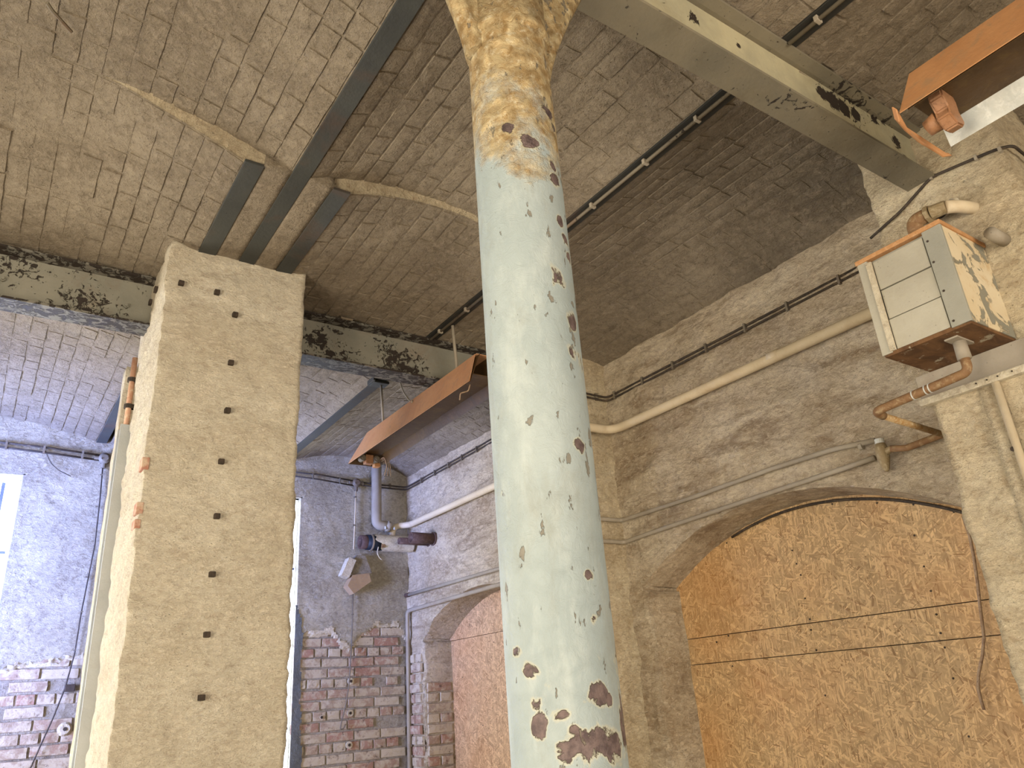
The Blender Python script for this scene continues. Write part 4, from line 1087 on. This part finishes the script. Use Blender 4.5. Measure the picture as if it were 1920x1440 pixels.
# backboard and ledge below the box
bb = thing('backboard', (XP - .02, .95, 2.5), 'horizontal painted board and ledge on the pilaster under the tank box', 'board')
bm = NB(); box(bm, XP - .022, XP + .02, .745, 1.255, 2.495, TZ0 - .009, .003); obj('board', bm, 'pipe_grey', bb)
bm = NB(); box(bm, XP - .034, XP + .02, .74, 1.262, 2.470, 2.496, .004); obj('ledge', bm, 'cream_edge', bb)
for px in (1828, 1848, 1868, 1895):
    p = at(px, 712 - (px - 1828) * .35, 0, XP - .034); bm = NB(); tube(bm, [(XP - .034, p.y, 2.484), (XP - .037, p.y, 2.484)], .003, 6); obj('nail', bm, 'hole', bb)
# outlet and bent pipe
t0 = thing('tank_outlet_pipe', (2.60, 1.01, 2.56), 'bent rusty drain pipe under the tank box, doubling back to the wall', 'pipe')
ox, oy = 2.555, 1.0
bm = NB(); box(bm, ox - .055, ox + .055, oy - .022, oy + .022, TZ0 - .014, TZ0 - .008, .002); obj('flange_plate', bm, 'pipe_grey', t0)
bm = NB(); tube(bm, [(ox, oy, TZ0 - .01), (ox, oy, TZ0 - .075)], [.020, .022], 16); obj('coupling', bm, 'pipe_grey', t0, True)
p1 = at(1640, 772, 0, ox)
pts = [(ox, oy, TZ0 - .07), (ox, oy, 2.475), (ox, p1.y, 2.445)]
pts2 = [(ox, p1.y - .07, 2.451), (ox, p1.y, 2.445), (ox + .09, p1.y + .005, 2.428), (3.05, p1.y + .01, 2.43)]
bm = NB(); tube(bm, pts[:2] + [(ox, p1.y, 2.452), (ox + .055, p1.y + .002, 2.445)], .0155, 14, .045); obj('bent_pipe', bm, 'pipe_rust', t0, True)
bm = NB(); tube(bm, [(ox + .045, p1.y + .002, 2.445), (3.06, p1.y + .012, 2.435)], .0125, 12); obj('return_pipe', bm, 'yellow_rust', t0, True)
for yy in (oy + .13, oy + .145, oy + .19):
    bm = NB(); z_ = 2.475 - .0235 * (yy - oy) / (p1.y - oy) + .0; tube(bm, [(ox, yy, z_), (ox, yy + .004, z_)], .0172, 14); obj('pipe_thread', bm, 'trough_white', t0)
# fittings above the tank box
t0 = thing('inlet_elbow', (2.66, 1.06, TZ1), 'rusty elbow and union entering the top of the tank box', 'pipe fitting')
ex, ey = 2.64, 1.055
e0 = at(1702, 448, 0, ex); e1 = at(1684, 392, 0, ex)
ztop = 3.115
bm = NB(); tube(bm, [(ex, ey, TZ1), (ex, ey, ztop - .02)], .021, 16); obj('pipe', bm, 'brass', t0, True)
bm = NB(); tube(bm, [(ex, ey, TZ1 + .012), (ex, ey, TZ1 + .03)], .025, 16); obj('ring', bm, 'brass', t0, True)
bm = NB(); tube(bm, [(ex, ey, ztop - .045), (ex, ey, ztop), (ex, ey - .055, ztop)], .028, 16, .03); obj('elbow', bm, 'pipe_rust', t0, True)
bm = NB(); tube(bm, [(ex, ey - .05, ztop), (ex, ey - .065, ztop)], .033, 8); tube(bm, [(ex, ey - .065, ztop), (ex + .01, ey - .115, ztop)], [.027, .024], 16); obj('union', bm, 'brass', t0)
bm = NB(); tube(bm, [(ex + .01, ey - .112, ztop), (ex + .05, ey - .14, ztop), (XP + .02, ey - .17, ztop)], .024, 14, .02); obj('tail_pipe', bm, 'pipe_cream', t0, True)
p = at(1765, 398, 0, XP - .004)
t0 = thing('wall_hole', (XP, p.y, p.z), 'round dark hole in the plaster above the tank box with a pale cap', 'hole')
bm = NB(); hollow(bm, (XP - .016, p.y, p.z), (XP + .0, p.y, p.z), .040, .030, 18); obj('rim', bm, 'pilaster', t0, True)
bm = NB(); tube(bm, [(XP - .013, p.y, p.z), (XP - .005, p.y, p.z)], .030, 16); obj('hole', bm, 'hole', t0)
q = at(1786, 386, 0, XP - .03); bm = NB(); tube(bm, [(XP - .035, q.y, q.z), (XP - .022, q.y - .01, q.z + .003)], .026, 16); obj('cap', bm, 'cream_edge', t0)
# right-hand stub and cable by the box
q = at(1912, 492, 1, TY0 - .02); bm = NB(); tube(bm, [(XP - .10, .84, q.z), (XP + .02, .84, q.z)], .022, 14); tag(obj('side_pipe', bm, 'pipe_grey', None, True, origin=(XP - .1, .84, q.z)), 'short grey pipe behind the right side of the tank box at the frame edge', 'pipe')
# conduit across the pilaster head
zc = 3.24
pts = [(XP - .014, 1.26, 3.24), (XP - .014, 1.05, 3.245), (XP - .014, .735, 3.262), (XP + .03, .715, 3.25), (XP + .20, .715, 3.10)]
pts = [rp(1652, 428, XP - .012), rp(1672, 385, XP - .012), rp(1746, 332, XP - .012), rp(1830, 296, XP - .012), rp(1868, 280, XP - .012)]
pts = [rp(1632, 447, XP - .012), rp(1690, 395, XP - .012)] + [pts[2], pts[3], pts[4]] + [(XP + .01, .716, pts[4][2] - .005), (XP + .16, .716, pts[4][2] - .02)]
clipped('pilaster_conduit', 'thin dark conduit running under the near beam end and round the pilaster corner', 'conduit', [pts], .0055, 'conduit_black', [pts[2], pts[3], rp(1875, 281, XP - .012)], 'pipe_grey', fil=.03)
# vertical pipe below the box
pa, pb = at(1868, 722, 0, XP - .02), at(1905, 850, 0, XP - .02)
t0 = thing('pilaster_pipe', (XP - .02, pa.y, 1.0), 'vertical cream pipe on the pilaster face below the tank box at the right edge', 'pipe')
bm = NB(); tube(bm, [(XP - .02, pa.y, 2.47), (XP - .02, pa.y + .005, .3)], .013, 12); obj('pipe', bm, 'pipe_cream', t0, True)
bm = NB(); tube(bm, [(XP - .03, pa.y + .012, pb.z + .015), (XP + .0, pa.y + .012, pb.z + .015)], .008, 8); obj('screw', bm, 'hole', t0)
bm = rough_box(XP - .014, XP + .02, pa.y + .016, pa.y + .062, 0, 2.472, .04, .003, 5, 6, .001); tag(obj('pilaster_strip', bm, 'pilaster', None, True, origin=(XP, pa.y, 0)), 'flat whitewashed strip beside the vertical pipe on the right pilaster', 'batten')  # shallow raised strip in the pilaster whitewash
# nail in the vault, top left
pts = [at(88, 5, 2, 3.70), at(98, 20, 2, 3.70), at(134, 60, 2, 3.705)]
bm = NB(); tube(bm, pts, .006, 6); tag(obj('iron_rod', bm, 'conduit', None, origin=pts[0]), 'short thin iron rod stuck on the vault in the top left corner', 'rod')

# groups of alike things
for o in COL.objects:
    if o.parent or 'category' not in o: continue
    g = {'cable_conduit': 'clipped conduit pairs along the walls', 'joist_conduit': 'conduits under the joists', 'drop_conduit': 'thin conduits dropping down the back wall',
         'junction_box': 'round junction boxes on the back wall', 'fluorescent_trough': 'fluorescent light troughs', 'main_beam': 'main steel beams', 'ceiling_joist': 'ceiling joists',
         'bearing_plate': 'short flanges at the pillar head', 'boarded_arch': 'boarded arches in the right wall', 'pipe_stub': 'rusted pipe stubs by the back corner',
         'fixing_hole': 'fixing holes in the exposed bricks', 'hanger_rod': 'hanger rods of the rusty trough'}.get(o.name.split('.')[0])
    if g: o['group'] = g
